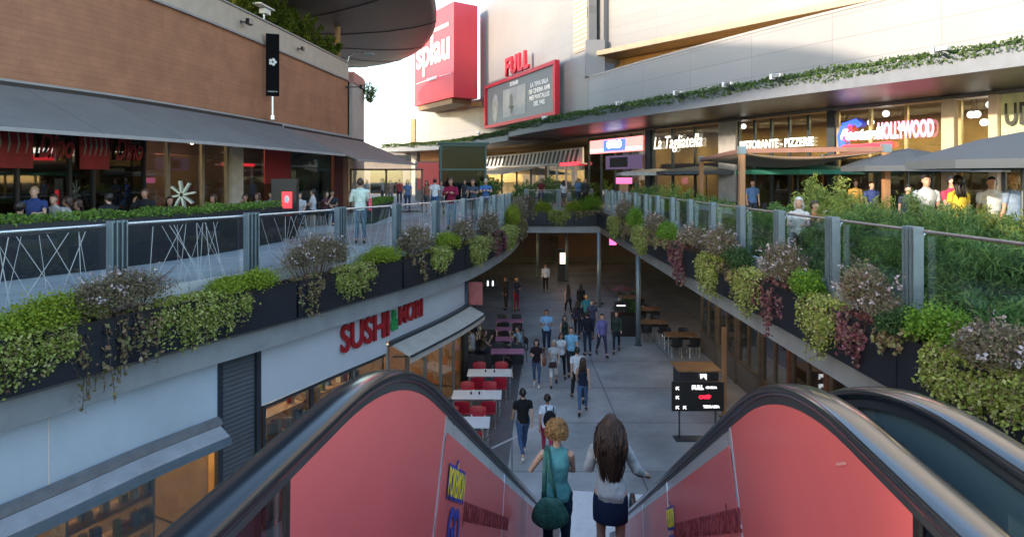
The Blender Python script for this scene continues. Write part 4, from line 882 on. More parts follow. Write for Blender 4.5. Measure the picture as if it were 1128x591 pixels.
def plant(path, q, kind, w, h, drop, label, dens=1.0, group='plants in the edge planters', sc=1.0, name=None):
    w *= 1.12; h *= 1.15; drop *= 1.12; p, t = path.at(q); a = math.atan2(t[1], t[0]); base = (p[0]+t[1]*.62, p[1]-t[0]*.62, 5.19); rt = empty(name or {'lime':'golden_shrub','varieg':'variegated_ivy','abelia':'flowering_shrub','burg':'burgundy_creeper','trail':'trailing_ivy','dark':'ivy_plant','box':'box_shrub'}[kind], base, a, label, 'plant', group)
    parts = []; tw = MB(); fl = None
    if kind in ('lime','box','dark'):
        h *= 1.2; P = clump_points(int(4200*w*dens), (0,-.04,h*.35), (w/2*1.08,.33,h*.64), clumps=int(26*w)+8, spread=.34)
        if kind == 'lime' or kind == 'box': P[:,2] -= np.clip(np.abs(P[:,1]+.02)-.2, 0, 1)*.3
        v, f = leaf_arrays(P, .044*sc, .6); parts.append((v, f, 0))
    if kind == 'abelia':
        h *= 1.2; P = clump_points(int(4200*w*dens), (0,-.07,h*.42), (w/2*1.05,.36,h*.64), clumps=int(46*w)+10, spread=.24, shell=.72)
        v, f = leaf_arrays(P, .042*sc, .5, drop=.1); parts.append((v, f, 0))
        Pf = clump_points(int(48*w*dens), (0,-.1,h*.52), (w/2*1.05,.38,h*.62), clumps=int(30*w)+6, spread=.10, shell=.98)
        v2, f2 = leaf_arrays(np.repeat(Pf, 3, 0)+RNG.normal(size=(len(Pf)*3,3))*.012, .042, .8); parts.append((v2, f2, 2))
        for k in range(int(26*w)): e = Vector((random.uniform(-w/2,w/2), random.uniform(-.36,.16), random.uniform(h*.5,h*1.05))); tw.tube([Vector((e[0]*.4,0,-.05)), Vector((e[0]*.8,e[1]*.5,e[2]*.7)), e], [.006,.004,.002], 4)
    if kind in ('varieg','burg','trail') or drop:
        kk = kind if kind in ('varieg','burg','trail') else 'trail'; C = []; ns = int(w*{'varieg':125,'burg':20,'trail':17}[kk]*dens)+2
        for k in range(ns):
            x = random.uniform(-w/2, w/2); d = drop*random.uniform(.35, 1.0)*(1-.45*(abs(x)*2/w)**2); L = strand_pts((x, random.uniform(-.12,.05), random.uniform(-.02,.10)), d, (0,-1), 9, .05)
            if kk != 'varieg' or k % 4 == 0: tw.tube(L, [.005]*len(L), 4, cap=False)
            for i in range(len(L)-1):
                m_ = {'varieg':4,'burg':5,'trail':3}[kk]
                for j in range(m_): s_ = random.random(); C.append(L[i].lerp(L[i+1], s_)+Vector((random.gauss(0,.032), random.gauss(0,.026), random.gauss(0,.026))))
        if kk == 'varieg': C += [Vector(x) for x in clump_points(int(900*w*dens), (0,-.08,.05), (w/2,.28,.17), clumps=int(20*w)+5, spread=.35)]
        v, f = leaf_arrays(C, (.052 if kk == 'varieg' else .078)*sc, .68, drop=.3); parts.append((v, f, 1 if kind not in ('varieg','burg','trail') else 0))
    me = np_mesh('foliage', parts, [LM[kind], LM['trail'], LM['flower']]); link('foliage', me, rt)
    if tw.v: tw.build('stem', M_twig, rt, fixn=False)
    return rt
# left edge: (pixel bearing of the centre, kind, width, height, drop, label)
LP = [(-35,'varieg',1.6,.3,.7,'variegated ivy cut by the left picture edge below the lime shrub'),
 (22,'lime',1.55,.42,0,'widest lime green shrub at the left picture edge'),
 (98,'abelia',1.75,.58,0,'brownish flowering shrub left of the big variegated ivy on the left'),
 (66,'trail',.9,.3,1.45,'bare twiggy ivy trailing lowest over the black box near the left edge'),
 (104,'trail',.9,.3,1.1,'reddish ivy strands trailing below the first flowering shrub'),
 (186,'varieg',1.75,.32,.86,'biggest variegated ivy mass hanging over the left boxes'),
 (244,'lime',1.35,.34,0,'flat lime green shrub right of the biggest left ivy'),
 (322,'abelia',2.0,.74,0,'large dusty flowering shrub left of the red shop letters'),
 (306,'trail',.9,.3,.80,'pinkish ivy strands trailing under the large dusty shrub'),
 (360,'varieg',1.15,.42,.72,'variegated ivy hanging right of the large dusty shrub'),
 (397,'lime',1.35,.36,0,'lime green shrub behind the tall post left of the red letters'),
 (434,'abelia',1.7,.68,0,'flowering shrub directly above the red shop letters'),
 (441,'trail',1.3,.4,.75,'pinkish trailing ivy directly above the red shop letters'),
 (458,'varieg',1.1,.5,.6,'variegated ivy to the right above the red shop letters'),
 (471,'lime',1.0,.46,0,'round lime green ball shrub on the left deck edge'),
 (488,'abelia',1.3,.7,0,'grey flowering shrub right of the round lime ball'),
 (502,'varieg',1.7,.6,.85,'variegated ivy right of the round lime ball'),
 (518,'abelia',2.0,.75,.6,'dense flowering shrub near the far end of the left edge'),
 (527,'burg',1.6,.5,.9,'dull pink creeper near the far end of the left edge'),
 (541,'varieg',2.6,.7,.9,'yellowish variegated ivy near the far end of the left edge'),
 (549,'lime',2.2,.8,0,'far lime green shrub on the left edge'),
 (556,'abelia',3.0,.95,.9,'farthest tawny flowering shrub on the left edge'),
 (559.5,'trail',2.4,.8,1.0,'farthest tawny ivy hanging at the corner of the left edge')]
for x, k, w, h, dr_, lb in LP: plant(RL, RL.px(x), k, w, h, dr_, lb, dens=1.0 if x < 420 else .75, sc=1 if x < 420 else 1.35)
XP = 5.33
def qr(x): return FY-XP*F/(x-HX)
RP = [(1175,'varieg',1.2,.4,.6,'variegated ivy cut by the right picture edge'),
 (1118,'abelia',1.25,.5,0,'white flowered shrub cut by the right picture edge'),
 (1072,'varieg',1.0,.36,.84,'biggest variegated ivy hanging over the right escalator rail'),
 (1036,'box',.86,.52,0,'big bright green ball shrub on the right edge'),
 (996,'dark',.62,.34,.3,'dark green ivy left of the big bright ball shrub'),
 (962,'abelia',1.25,.66,0,'tall pink flowered shrub between the two nearest right posts'),
 (950,'burg',.8,.3,.85,'pink burgundy creeper under the tall pink flowered shrub'),
 (915,'varieg',1.0,.40,.95,'long variegated ivy hanging left of the burgundy creeper'),
 (892,'box',.8,.42,0,'bright green shrub left of the tall pink flowered shrub'),
 (868,'abelia',1.7,.70,0,'wide pink flowered shrub in front of the third right post'),
 (858,'burg',1.1,.3,1.15,'crimson creeper trailing diagonally below the wide shrub'),
 (832,'varieg',1.4,.5,1.0,'yellow green ivy curtain left of the crimson creeper'),
 (815,'dark',1.2,.45,.4,'green ivy at the foot of the bright steel post'),
 (797,'abelia',2.2,.7,0,'dusty pink shrub left of the bright steel post'),
 (788,'varieg',1.4,.5,1.1,'pale ivy curtain under the dusty pink shrub'),
 (765,'abelia',2.0,.6,0,'rusty flowering shrub around the warm lit posts'),
 (752,'burg',1.6,.3,1.3,'farthest crimson creeper below the warm lit posts'),
 (738,'box',1.8,.5,.3,'green shrub left of the farthest crimson creeper'),
 (724,'abelia',2.6,.7,.4,'grey green flowering shrub on the far right edge'),
 (711,'varieg',2.6,.6,1.0,'pale green ivy on the far right edge'),
 (700,'box',2.6,.7,.3,'fresh green shrub on the far right edge'),
 (690,'abelia',3.4,.9,.8,'brownish flowering shrub close to the far right corner'),
 (681,'varieg',3.2,.8,1.0,'farthest yellow green ivy on the right edge')]
for x, k, w, h, dr_, lb in RP: plant(RR, qr(x), k, w, h, dr_, lb, dens=1.15 if x > 860 else .75, sc=1 if x > 820 else 1.35)
for x, k, w, h, dr_, lb in [(.9,'abelia',1.2,.9,.5,'grey shrub at the left of the far cross planter'),(1.9,'lime',1.0,.6,.0,'small lime shrub left on the far cross planter'),(2.9,'varieg',1.2,.6,.85,'yellow green ivy in the middle of the far cross planter'),(4.0,'lime',1.2,.6,.4,'small lime shrub right on the far cross planter'),(4.8,'box',1.3,.9,.2,'fresh green shrub at the right of the far cross planter')]:
    plant(FARP, x-.45, k, w, h, dr_, lb, dens=.8, sc=1.6)
def bush(x, y, r, h, mat, label, n=4200, z=DK, leaf=.11, asp=.13, name='feathery_bush', group='feathery bushes on the right deck', stems=26):
    rt = empty(name, (x,y,z), random.uniform(0,6.28), label, 'bush', group); tw = MB(); C = []
    for k in range(stems):
        a = random.uniform(0, 6.283); rr = r*math.sqrt(random.random()); hh = h*random.uniform(.55, 1.0)*(1-.25*rr/r); e = Vector((rr*math.cos(a), rr*math.sin(a), hh)); b = e*.25; b[2] = 0; c = (b+e)/2+Vector((0,0,hh*.15))
        L = [b*(1-t)**2+c*2*t*(1-t)+e*t*t for t in [i/8 for i in range(9)]]; tw.tube(L, [.010-.001*i for i in range(9)], 4, cap=False)
        for j in range(int(n/stems)):
            t = random.random()**.75; i = min(7, int(t*8)); p = L[i].lerp(L[i+1], t*8-i); s_ = .05+.13*(1-abs(t-.45)); C.append(p+Vector((random.gauss(0,s_*.6), random.gauss(0,s_*.6), random.gauss(0,s_*.5))))
    v, f = leaf_arrays(C, leaf, asp, up=.55); link('foliage', np_mesh('foliage', [(v, f, 0)], [mat]), rt); tw.build('stem', M_twig, rt, fixn=False); return rt
BU = [(7.0,8.6,.75,1.30,'bamboo','dark feathery bush behind the nearest right pane'),(6.9,10.2,.75,1.45,'bamboo','dark feathery bush behind the nearest right steel post'),(8.5,9.9,.8,1.6,'bamboo2','yellowish feathery bush cut by the right picture edge'),
 (8.2,11.6,.9,1.6,'bamboo','tall feathery bush right of the nearest right post'),(6.8,12.2,.7,1.45,'bamboo','feathery bush behind the second right post'),(7.3,13.7,.85,1.75,'bamboo2','pale feathery bush between the second and third right post'),(8.6,13.5,.9,1.55,'bamboo','wide feathery bush below the pale umbrella'),
 (6.7,14.4,.6,1.15,'bamboo','low feathery bush behind the third right post'),(7.5,15.6,.7,2.15,'bamboo2','tallest plume bush rising before the pergola cloth'),(6.8,17.6,.6,.95,'bamboo','low bush behind the bright steel post'),
 (7.0,20.0,.8,1.2,'bamboo2','yellow green grasses at the foot of the front pergola post'),(7.0,22.5,.8,1.35,'bamboo','feathery bush left of the front pergola post'),(7.1,25,.9,1.45,'bamboo','feathery bush at the back pergola post'),(7.0,28,1.0,1.7,'bamboo2','bright bush left of the back pergola post'),
 (7.0,31.5,1.1,1.75,'bamboo','rounded bush under the cream script sign'),(7.3,35,1.1,1.6,'bamboo','far rounded bush before the pink menu board'),(9.9,11.9,.9,1.35,'bamboo','shady feathery bush at the right picture edge')]
BU += [(6.55,11.2,.6,1.0,'bamboo','low dense bush close behind the nearest right pane'),(6.6,9.2,.65,1.05,'bamboo','low dark bush at the nearest right post foot'),(9.3,13.0,.9,1.35,'bamboo2','bright bush under the big parasol'),(7.6,12.6,.7,1.2,'bamboo','low bush between the second post and the big parasol'),(6.6,13.2,.55,1.0,'bamboo','low dense bush close behind the second right pane'),(7.2,16.9,.7,1.2,'bamboo','loose bush beside the tallest plume'),(6.6,16.2,.55,1.0,'bamboo','low dense bush close behind the fourth right pane'),(6.6,19.0,.6,1.1,'bamboo2','grassy bush close behind the fifth right pane')]
for x, y, r, h, m_, lb in BU: bush(x, y, r*1.12, h*1.05, LM[m_], lb, n=7000 if y < 15 else 3200, leaf=.12 if y < 15 else .15, asp=.14 if y < 15 else .2)
for x, y, h, lb in [(.9,42,1.9,'bushy plant left of the far deck railing'),(2.5,42.5,2.2,'tall pale bush behind the far cross railing'),(4.6,42,1.9,'dark green bush right behind the far cross railing'),(-1.5,46,2.3,'round green bush right of the glass lift'),(6.3,44,1.9,'olive bush at the far right corner of the opening')]:
    bush(x, y, .9, h, LM['bamboo'], lb, n=1900, leaf=.19, asp=.35, group='bushes on the far deck')
C = np.stack([RNG.uniform(5.75,9.6,26000), RNG.uniform(6.5,21,26000), np.zeros(26000)], 1); hh = np.array([.30+.28*mnoise.noise(Vector((p[0]*1.3,p[1]*1.3,0))) for p in C]); C[:,2] = DK+.02+np.abs(hh)*RNG.uniform(.0,1.2,26000)
v, f = leaf_arrays(C, .15, .22, up=.7); o = link('ground_cover', np_mesh('ground_cover', [(v, f, 0)], [LM['bamboo']])); tag(o, 'low green ground cover under the feathery bushes along the right railing', kind='stuff')
g = MB(); g.box((7.75,13.8,DK+.012), (3.9,14.6,.02)); o = g.build('soil_bed', M_soil); tag(o, kind='structure')
# hedges in dark planters on the terrace
def hedge(path, off, a, b, w, hb, hl, label, mat=LM['hedge'], n=9000, leaf=.06):
    c = pt(path, (a+b)/2, off, DK); rt = empty('hedge_planter', c, 0, label, 'planter'); iv = -c
    swp('box_shell', path, [(off-w/2,DK+.01),(off+w/2,DK+.01),(off+w/2,DK+hb),(off-w/2,DK+hb)], a, b, M_plbox if w < .6 else M_plbox, rt, iv, .7); 
    C = []
    for i in range(n): q = random.uniform(a, b); lump = mnoise.noise(Vector((q*1.7,off,0))); C.append(pt(path, q, off+random.uniform(-w*.55,w*.55), DK+hb+random.uniform(-.05,hl)*(.75+.45*lump))+iv)
    v, f = leaf_arrays(C, leaf, .6); link('foliage', np_mesh('foliage', [(v, f, 0)], [mat]), rt); return rt
HP = Path([(-17,-2),(-12.6,6),(-9.3,11.6),(-7.75,14.6),(-7.0,18.2),(-6.75,20)])
hedge(HP, 0, 2, HP.px(303), .5, 1.02, .22, 'long dark planter with low green hedge along the restaurant terrace', n=15000)
HP2 = Path([(-5.9,25.5),(-6.2,32)], False)
hedge(HP2, 0, .2, 6.2, .6, .75, .25, 'shorter dark hedge planter behind the man in the pale shirt', n=4500, leaf=.09)
HP3 = Path([(7.6,17.6),(9.7,17.0)], False)
hedge(HP3, 0, 0, 2.1, .7, .95, .18, 'dark planter box with clipped hedge under the pergola', n=3000)
# shrubs on the restaurant roof
for x, off, r, h, lb, m_ in [(322,-1.5,1.5,2.5,'leftmost bright green shrub on the restaurant roof','bamboo2'),(348,-1.3,1.7,2.6,'middle green shrub on the restaurant roof beside the pole','bamboo'),(372,-1.1,1.3,1.9,'rightmost green shrub on the restaurant roof','bamboo2'),(303,-1.7,1.7,3.4,'green shrub behind the white roof lamp','bamboo')]:
    p = pt(RST, RST.px(x), off, CZ+6.35); bush(p[0], p[1], r, h, LM['roof'] if 'roof' in LM else LM.setdefault('roof', leafmat('roof_leaf', [(.05,.10,.015),(.12,.18,.02),(.22,.27,.03)], trans=.35)), lb, n=5200, z=p[2], leaf=.26, asp=.3, name='roof_shrub', group='shrubs on the restaurant roof', stems=34)
p = pt(RSE, 3, .4, CZ+4.9); bush(p[0], p[1], .5, 1.6, LM['roof'], 'small drooping plant at the end of the restaurant roof', n=500, z=p[2], leaf=.2, asp=.3, name='roof_shrub', group='shrubs on the restaurant roof')
# ================================================================== people
def legp(side, a, b, spread=.0):
    h = Vector((side*.095, 0, .93)); k = h+Vector((side*spread, math.sin(R(a)), -math.cos(R(a))))*.44; an = k+Vector((0, math.sin(R(a-b)), -math.cos(R(a-b))))*.43
    return h, k, an
def armp(side, a, b, out=.12, inn=0.0, sw=.185):
    s = Vector((side*sw, 0, 1.42)); e = s+Vector((side*out, math.sin(R(a)), -math.cos(R(a)))).normalized()*.29
    w = e+Vector((-side*inn, math.sin(R(a+b)), -math.cos(R(a+b)))).normalized()*.25
    return s, e, w
POSES = {
 'stand': dict(L=(2,4), Rr=(-3,3), aL=(4,14), aR=(-4,16)), 'walk': dict(L=(24,8), Rr=(-18,22), aL=(-20,14), aR=(18,24)), 'walk2': dict(L=(-16,24), Rr=(21,6), aL=(16,28), aR=(-18,16)),
 'phone': dict(L=(14,8), Rr=(-12,16), aL=(12,95,.15,.5), aR=(12,95,.15,.5)), 'lean': dict(L=(2,5), Rr=(-6,6), aL=(42,62,.2,.55), aR=(42,62,.2,.55), lean=.16),
 'bagarm': dict(L=(10,10), Rr=(-12,14), aL=(8,20), aR=(10,100,.2,.4)), 'fold': dict(L=(0,3), Rr=(-4,4), aL=(10,100,.25,.9), aR=(10,92,.25,.9)),
 'sit': dict(L=(86,84,), Rr=(82,86), aL=(30,62,.15,.3), aR=(26,70,.15,.3), sit=True), 'sit2': dict(L=(84,88), Rr=(88,80), aL=(20,50,.1,.2), aR=(55,100,.15,.4), sit=True, lean=.12)}
def body_data(pose, fem, voxel, extra=None, fingers=True):
    P = dict(POSES.get(pose, {})); P.update(extra or {}); b = MB(); bones = []; lean = P.get('lean', 0); head_yaw = P.get('head', 0)
    def ln(v): return Vector((v[0], v[1]+lean*max(0, v[2]-.93), v[2]-abs(lean)*.12*max(0, v[2]-.93)))
    k = .94 if fem else 1.0
    secs = [(.83,.10,.085),(.88,.150,.108),(.94,.170,.120),(1.01,.158,.112),(1.10,.138,.098),(1.20,.150,.104),(1.30,.172,.112),(1.38,.180,.100),(1.43,.160,.080),(1.465,.105,.062),(1.50,.058,.054),(1.58,.052,.056)]
    if fem: secs = [(.83,.10,.09),(.88,.160,.118),(.94,.178,.128),(1.01,.155,.112),(1.10,.120,.090),(1.20,.130,.098),(1.29,.150,.118),(1.37,.158,.095),(1.43,.140,.072),(1.465,.088,.054),(1.50,.046,.046),(1.58,.043,.048)]
    b.loft([((0, ln((0,(.012 if z > 1.2 else -.008 if z < .97 else 0),z))[1], ln((0,0,z))[2]), w, d) for z, w, d in secs], 18)
    bones += [('pelvis', ln((0,0,.86)), ln((0,0,1.0)), .13), ('torso', ln((0,0,1.0)), ln((0,0,1.40)), .14), ('neck', ln((0,0,1.47)), ln((0,0,1.53)), .05)]
    hc = ln((0,.018,1.655))+Vector(P.get('hoff', (0,0,0))); cy, sy = math.cos(R(head_yaw)), math.sin(R(head_yaw))
    def hp(x, y, z): return (hc[0]+x*cy-y*sy, hc[1]+x*sy+y*cy, hc[2]+z)
    b.sphere(hp(0,-.012,.018), (.077,.096,.104), 18); b.sphere(hp(0,.028,-.055), (.056,.064,.062), 14); b.sphere(hp(0,.055,-.092), (.026,.024,.022), 10); b.sphere(hp(0,.012,-.02), (.07,.078,.075), 14)
    b.tube([hp(0,.082,.02), hp(0,.100,-.012), hp(0,.104,-.026)], [.010,.013,.015], 7); b.sphere(hp(0,.083,-.058), (.024,.012,.010), 8)
    for s in (-1, 1): b.sphere(hp(s*.078,-.005,-.008), (.012,.020,.032), 8); b.sphere(hp(s*.032,.074,.022), (.020,.014,.008), 8)
    bones.append(('head', hc+Vector((0,0,-.05)), hc+Vector((0,0,.04)), .09))
    for s, key in ((-1,'L'),(1,'Rr')):
        la = P.get(key, (0,0)); h, kn, an = legp(s, la[0], la[1], P.get('spread', .02)); q = .92 if fem else 1
        b.tube([h+Vector((0,0,.03)), h.lerp(kn,.25), h.lerp(kn,.6), kn, kn.lerp(an,.25), kn.lerp(an,.6), an], [x*q for x in (.092,.086,.070,.054,.056,.044,.036)], 12)
        fd = R(la[0]-la[1]); pitch = min(.9, max(0, -(la[0]-la[1])/45)) if not P.get('sit') else 0
        fy, fz = math.cos(pitch), -math.sin(pitch); heel = an+Vector((0,-.05*fy,-.045-.02*pitch)); mid = an+Vector((s*.008,.08*fy,-.05+.08*fz)); toe = an+Vector((s*.015,.165*fy,-.062+.165*fz))
        b.tube([an+Vector((0,-.01,.02)), an+Vector((0,.0,-.02)), (heel+mid)/2], [.036,.040,.040], 10); b.tube([heel, (heel+mid)/2, mid, toe], [.030,.036,.036,.026], 10, sx=1.15)
        sd = 'l' if s < 0 else 'r'; bones += [('thigh'+sd, h, kn, .08), ('shin'+sd, kn, an+Vector((0,0,.03)), .045), ('foot'+sd, heel, toe, .04)]
        aa = P.get('aL' if s < 0 else 'aR', (0,10)); ex = P.get('armL' if s < 0 else 'armR')
        if ex: sh, el, wr = ln((s*(.165 if fem else .185),0,1.42)), Vector(ex[0]), Vector(ex[1])
        else:
            sh, el, wr = armp(s, *aa, sw=.168 if fem else .188); sh, el, wr = ln(sh), ln(sh)+(el-sh), ln(sh)+(wr-sh)
        q = .84 if fem else 1; b.tube([sh+Vector((-s*.03,0,.0)), sh+Vector((s*.0,0,-.01)), sh.lerp(el,.35), el, el.lerp(wr,.3), wr], [x*q for x in (.050,.054,.047,.037,.038,.025)], 10)
        bones += [('uarm'+sd, sh, el, .05), ('farm'+sd, el, wr, .035)]
        d = (wr-el).normalized(); hd = Vector(P.get('handdir'+sd, d)).normalized() if P.get('handdir'+sd) else d; pn = Vector((s,0,0)) if abs(d[0]) < .7 else Vector((0,0,-1)); pn = Vector(P.get('palm'+sd, pn)); ac = hd.cross(pn).normalized(); pn = ac.cross(hd).normalized()
        pal = wr+hd*.045; b.tube([wr-hd*.01, wr+hd*.03, wr+hd*.085], [.024,.034,.032], 10); L = [.072,.080,.076,.060]
        for i in range(4):
            o = ac*((i-1.5)*.020); p0 = wr+hd*.07+o; p1 = p0+hd*L[i]*.5-pn*.008; p2 = p1+(hd-pn*.55).normalized()*L[i]*.35; p3 = p2+(hd-pn*1.3).normalized()*L[i]*.28
            b.tube([p0,p1,p2,p3], [.0105,.0095,.009,.0075], 6)
        t0 = wr+hd*.025-ac*.022; b.tube([t0, t0-ac*.022+hd*.02-pn*.006, t0-ac*.030+hd*.055-pn*.018], [.013,.011,.009], 6)
        bones.append(('hand'+sd, wr, wr+hd*.16, .03))
    me = b.mesh('raw', []); o = bpy.data.objects.new('tmp', me); COL.objects.link(o)
    m = o.modifiers.new('r', 'REMESH'); m.mode = 'VOXEL'; m.voxel_size = voxel; m.adaptivity = 0; sm = o.modifiers.new('s', 'SMOOTH'); sm.factor = .5; sm.iterations = 3 if voxel > .008 else 4
    dg = bpy.context.evaluated_depsgraph_get(); out = bpy.data.meshes.new_from_object(o.evaluated_get(dg)); bpy.data.objects.remove(o); bpy.data.meshes.remove(me)
    n = len(out.vertices); co = np.empty(n*3); out.vertices.foreach_get('co', co); co = co.reshape(-1,3); no = np.empty(n*3); out.vertices.foreach_get('normal', no); no = no.reshape(-1,3)
    D = np.empty((len(bones), n)); T = np.empty((len(bones), n))
    for i, (nm, a, c, r) in enumerate(bones):
        a = np.array(a); c = np.array(c); v = c-a; t = np.clip(((co-a) @ v)/(v @ v), 0, 1); D[i] = np.linalg.norm(co-(a+t[:,None]*v), axis=1)/r; T[i] = t
    bi = D.argmin(0); names = np.array([x[0] for x in bones]); zmin = co[:,2].min()
    faces = [tuple(p.vertices) for p in out.polygons]; out.polygons.foreach_set('use_smooth', [True]*len(out.polygons))
    return dict(me=out, co=co, no=no, bone=names[bi], t=T[bi, np.arange(n)], faces=faces, zmin=zmin, hc=hc, hy=head_yaw, lean=lean)
def piece(B, mask, inf, name, folds=0.0, seed=0, extend=None):
    idx = np.full(len(B['co']), -1); fs = []; 
    keep = [f for f in B['faces'] if all(mask[v] for v in f)]
    used = sorted({v for f in keep for v in f}); 
    for i, v in enumerate(used): idx[v] = i
    co = B['co'][used].copy(); no = B['no'][used]; k = inf if np.isscalar(inf) else inf[used]
    if folds: k = k+np.array([folds*(mnoise.noise(Vector((c[0]*9+seed, c[1]*9, c[2]*5)))+.6*mnoise.noise(Vector((c[0]*22, c[1]*22+seed, c[2]*14)))) for c in co])
    co = co+no*(k[:,None] if not np.isscalar(k) else k)
    me = bpy.data.meshes.new(name); me.from_pydata(co.tolist(), [], [[int(idx[v]) for v in f] for f in keep]); me.materials.append(None); me.polygons.foreach_set('use_smooth', [True]*len(me.polygons)); me.update(); return me
_B = {}; _CL = {}
def getB(pose, fem, voxel=.0125, extra=None, key=None):
    k = key or (pose, fem, voxel)
    if k not in _B: _B[k] = body_data(pose, fem, voxel, extra)
    return _B[k], k
def cloth(B, k, kind, near=False):
    kk = (k, kind)
    if kk in _CL: return _CL[kk]
    b = B['bone']; t = B['t']; co = B['co']; isb = lambda *n: np.isin(b, n); uz = co[:,2]
    fo = .013 if near else .007; arms_u = isb('uarml','uarmr'); arms_f = isb('farml','farmr')
    neckcut = (isb('neck') & (uz < 1.50+0*uz)) & False
    if kind == 'tshirt': m = isb('torso','pelvis') | (arms_u & (t < .62)); m &= ~(isb('pelvis') & (t < .30)); me = piece(B, m, np.where(arms_u, .014, .015), 'shirt', fo)
    elif kind == 'longshirt': m = isb('torso','pelvis') | arms_u | (arms_f & (t < .93)); m &= ~(isb('pelvis') & (t < .16)); me = piece(B, m, .015 if not near else np.where(arms_u | arms_f, .020, .022), 'shirt', fo*1.3)
    elif kind == 'tank': m = isb('torso','pelvis') & ~(isb('pelvis') & (t < .25)) & ~(isb('torso') & (np.abs(co[:,0]) > .135) & (t > .72)); me = piece(B, m, .012, 'top', fo*.8)
    elif kind == 'trousers': m = isb('pelvis','thighl','thighr') | (isb('shinl','shinr') & (t < .96)); me = piece(B, m, .012, 'trousers', fo)
    elif kind == 'jeans': m = isb('pelvis','thighl','thighr') | (isb('shinl','shinr') & (t < .97)); me = piece(B, m, .008, 'jeans', fo*.7)
    elif kind == 'shorts': m = isb('pelvis') | (isb('thighl','thighr') & (t < .85)); me = piece(B, m, .020, 'shorts', fo)
    elif kind == 'capri': m = isb('pelvis','thighl','thighr') | (isb('shinl','shinr') & (t < .35)); me = piece(B, m, .022, 'trousers', fo)
    elif kind in ('shoel','shoer'): m = isb('foot'+kind[-1]); me = piece(B, m, .007, 'shoe')
    elif kind == 'skirt':
        s = MB(); s.loft([((0,0,z), w, d) for z, w, d in ((1.0,.140,.104),(.97,.160,.118),(.93,.180,.130),(.86,.190,.140),(.76,.192,.148),(.66,.190,.154),(.645,.188,.152))], 28)
        for i, v in enumerate(s.v):
            a = math.atan2(v[1], v[0]); q = 1+.02*math.sin(a*7+v[2]*6)*(1.03-v[2])*2; s.v[i] = (v[0]*q, v[1]*q, v[2])
        me = s.mesh('skirt', [None], True)
    elif kind.startswith('hair'):
        h = np.array(B['hc']); c_, s_ = math.cos(R(-B['hy'])), math.sin(R(-B['hy'])); l = co-h; x = l[:,0]*c_-l[:,1]*s_; y = l[:,0]*s_+l[:,1]*c_; z = l[:,2]
        m = isb('head') & (((z > .055+.25*np.maximum(0, y-.06)) & (y < .085)) | ((y < .01) & (z > -.045)) | ((y < -.04) & (z > -.09)) | ((y < .04) & (z > .03)))
        me = piece(B, m, .013 if kind == 'hairshort' else .018, 'hair', .006)
        if kind in ('hairlong','hairtail','hairbob'):
            s = MB(); rr = random.Random(5); n = 46
            for i in range(n):
                a = R(rr.uniform(-115,115))+R(-90); x0, y0 = .078*math.cos(a), .090*math.sin(a)-.01; L = {'hairlong':rr.uniform(.26,.40),'hairbob':rr.uniform(.10,.16),'hairtail':.3}[kind]
                if kind == 'hairtail': x0 *= .25; y0 = -.10
                p = h; hh = [Vector((p[0]+x0*.8, p[1]+y0*.8, p[2]+.06)), Vector((p[0]+x0*1.15, p[1]+y0*1.12, p[2]-.02)), Vector((p[0]+x0*1.1+rr.gauss(0,.01), p[1]+min(y0*1.2,-.06)-.01, p[2]-.02-L*.5)), Vector((p[0]+x0*.95+rr.gauss(0,.02), p[1]-.09-.02, p[2]-.02-L))]
                s.tube(hh, [.013,.016,.015,.005], 5)
            hb = s.mesh('hb', [], True); bm = bmesh.new(); bm.from_mesh(me); bm.from_mesh(hb); bm.to_mesh(me); bm.free(); me.polygons.foreach_set('use_smooth', [True]*len(me.polygons))
    _CL[kk] = me; return me
def cm(c, r=.85): 
    nm = 'cloth_%02x%02x%02x' % tuple(int(255*min(1, x)) for x in c); return pm(nm, c, r, var=.22, scale=9, bump=.15, bscale=60, spec=.2)
SKIN = [pm('skin_light', (.52,.31,.22), .55, var=.08), pm('skin_tan', (.38,.20,.13), .55, var=.08)]
HAIRC = dict(dark=pm('hair_dark', (.014,.010,.008), .45, var=.3, scale=30), brown=pm('hair_brown', (.05,.025,.015), .45, var=.3, scale=30), fair=pm('hair_fair', (.35,.22,.10), .5, var=.3, scale=30), grey=pm('hair_grey', (.35,.34,.33), .6, var=.2, scale=30), white=pm('hair_white', (.62,.60,.57), .6))
WHITE, BLACK, NAVY, JEANS, GREY, LBLUE, TEAL = (.62,.62,.63), (.012,.012,.014), (.02,.03,.07), (.06,.10,.18), (.22,.22,.23), (.22,.42,.66), (.05,.24,.27)
def person(loc, rz, pose, fem, H, top, bot, hair, label, skin=0, shoes=(.03,.03,.03), group=None, voxel=.0125, seat=None, B=None, key=None):
    if B is None: B, key = getB(pose, fem, voxel)
    near = voxel < .01; root = empty('person', loc, R(rz), label, 'person', group); s = H/1.75; z0 = -B['zmin']*s-.004
    if seat is not None: z0 = (seat-.82*s)
    def add(name, me, mat):
        o = link(name, me, root, (0,0,z0)); o.scale = (s,s,s)
        if not me.materials: me.materials.append(None)
        o.material_slots[0].link = 'OBJECT'; o.material_slots[0].material = mat; return o
    add('body', B['me'], SKIN[skin])
    if top: add({'tank':'top','tshirt':'shirt','longshirt':'shirt'}[top[0]], cloth(B, key, top[0], near), cm(top[1]))
    if bot: add(bot[0] if bot[0] != 'capri' else 'trousers', cloth(B, key, bot[0], near), cm(bot[1]))
    for k in ('l','r'): add('shoe', cloth(B, key, 'shoe'+k), cm(shoes, .5))
    if hair: add('hair', cloth(B, key, 'hair'+hair[0]), HAIRC[hair[1]])
    return root, s, z0
def gp(x, fy, z): d = (CZ-z)*F/(fy-HY); return ((x-HX)/F*d, d, z)
G1 = 'pedestrians on the lower floor'
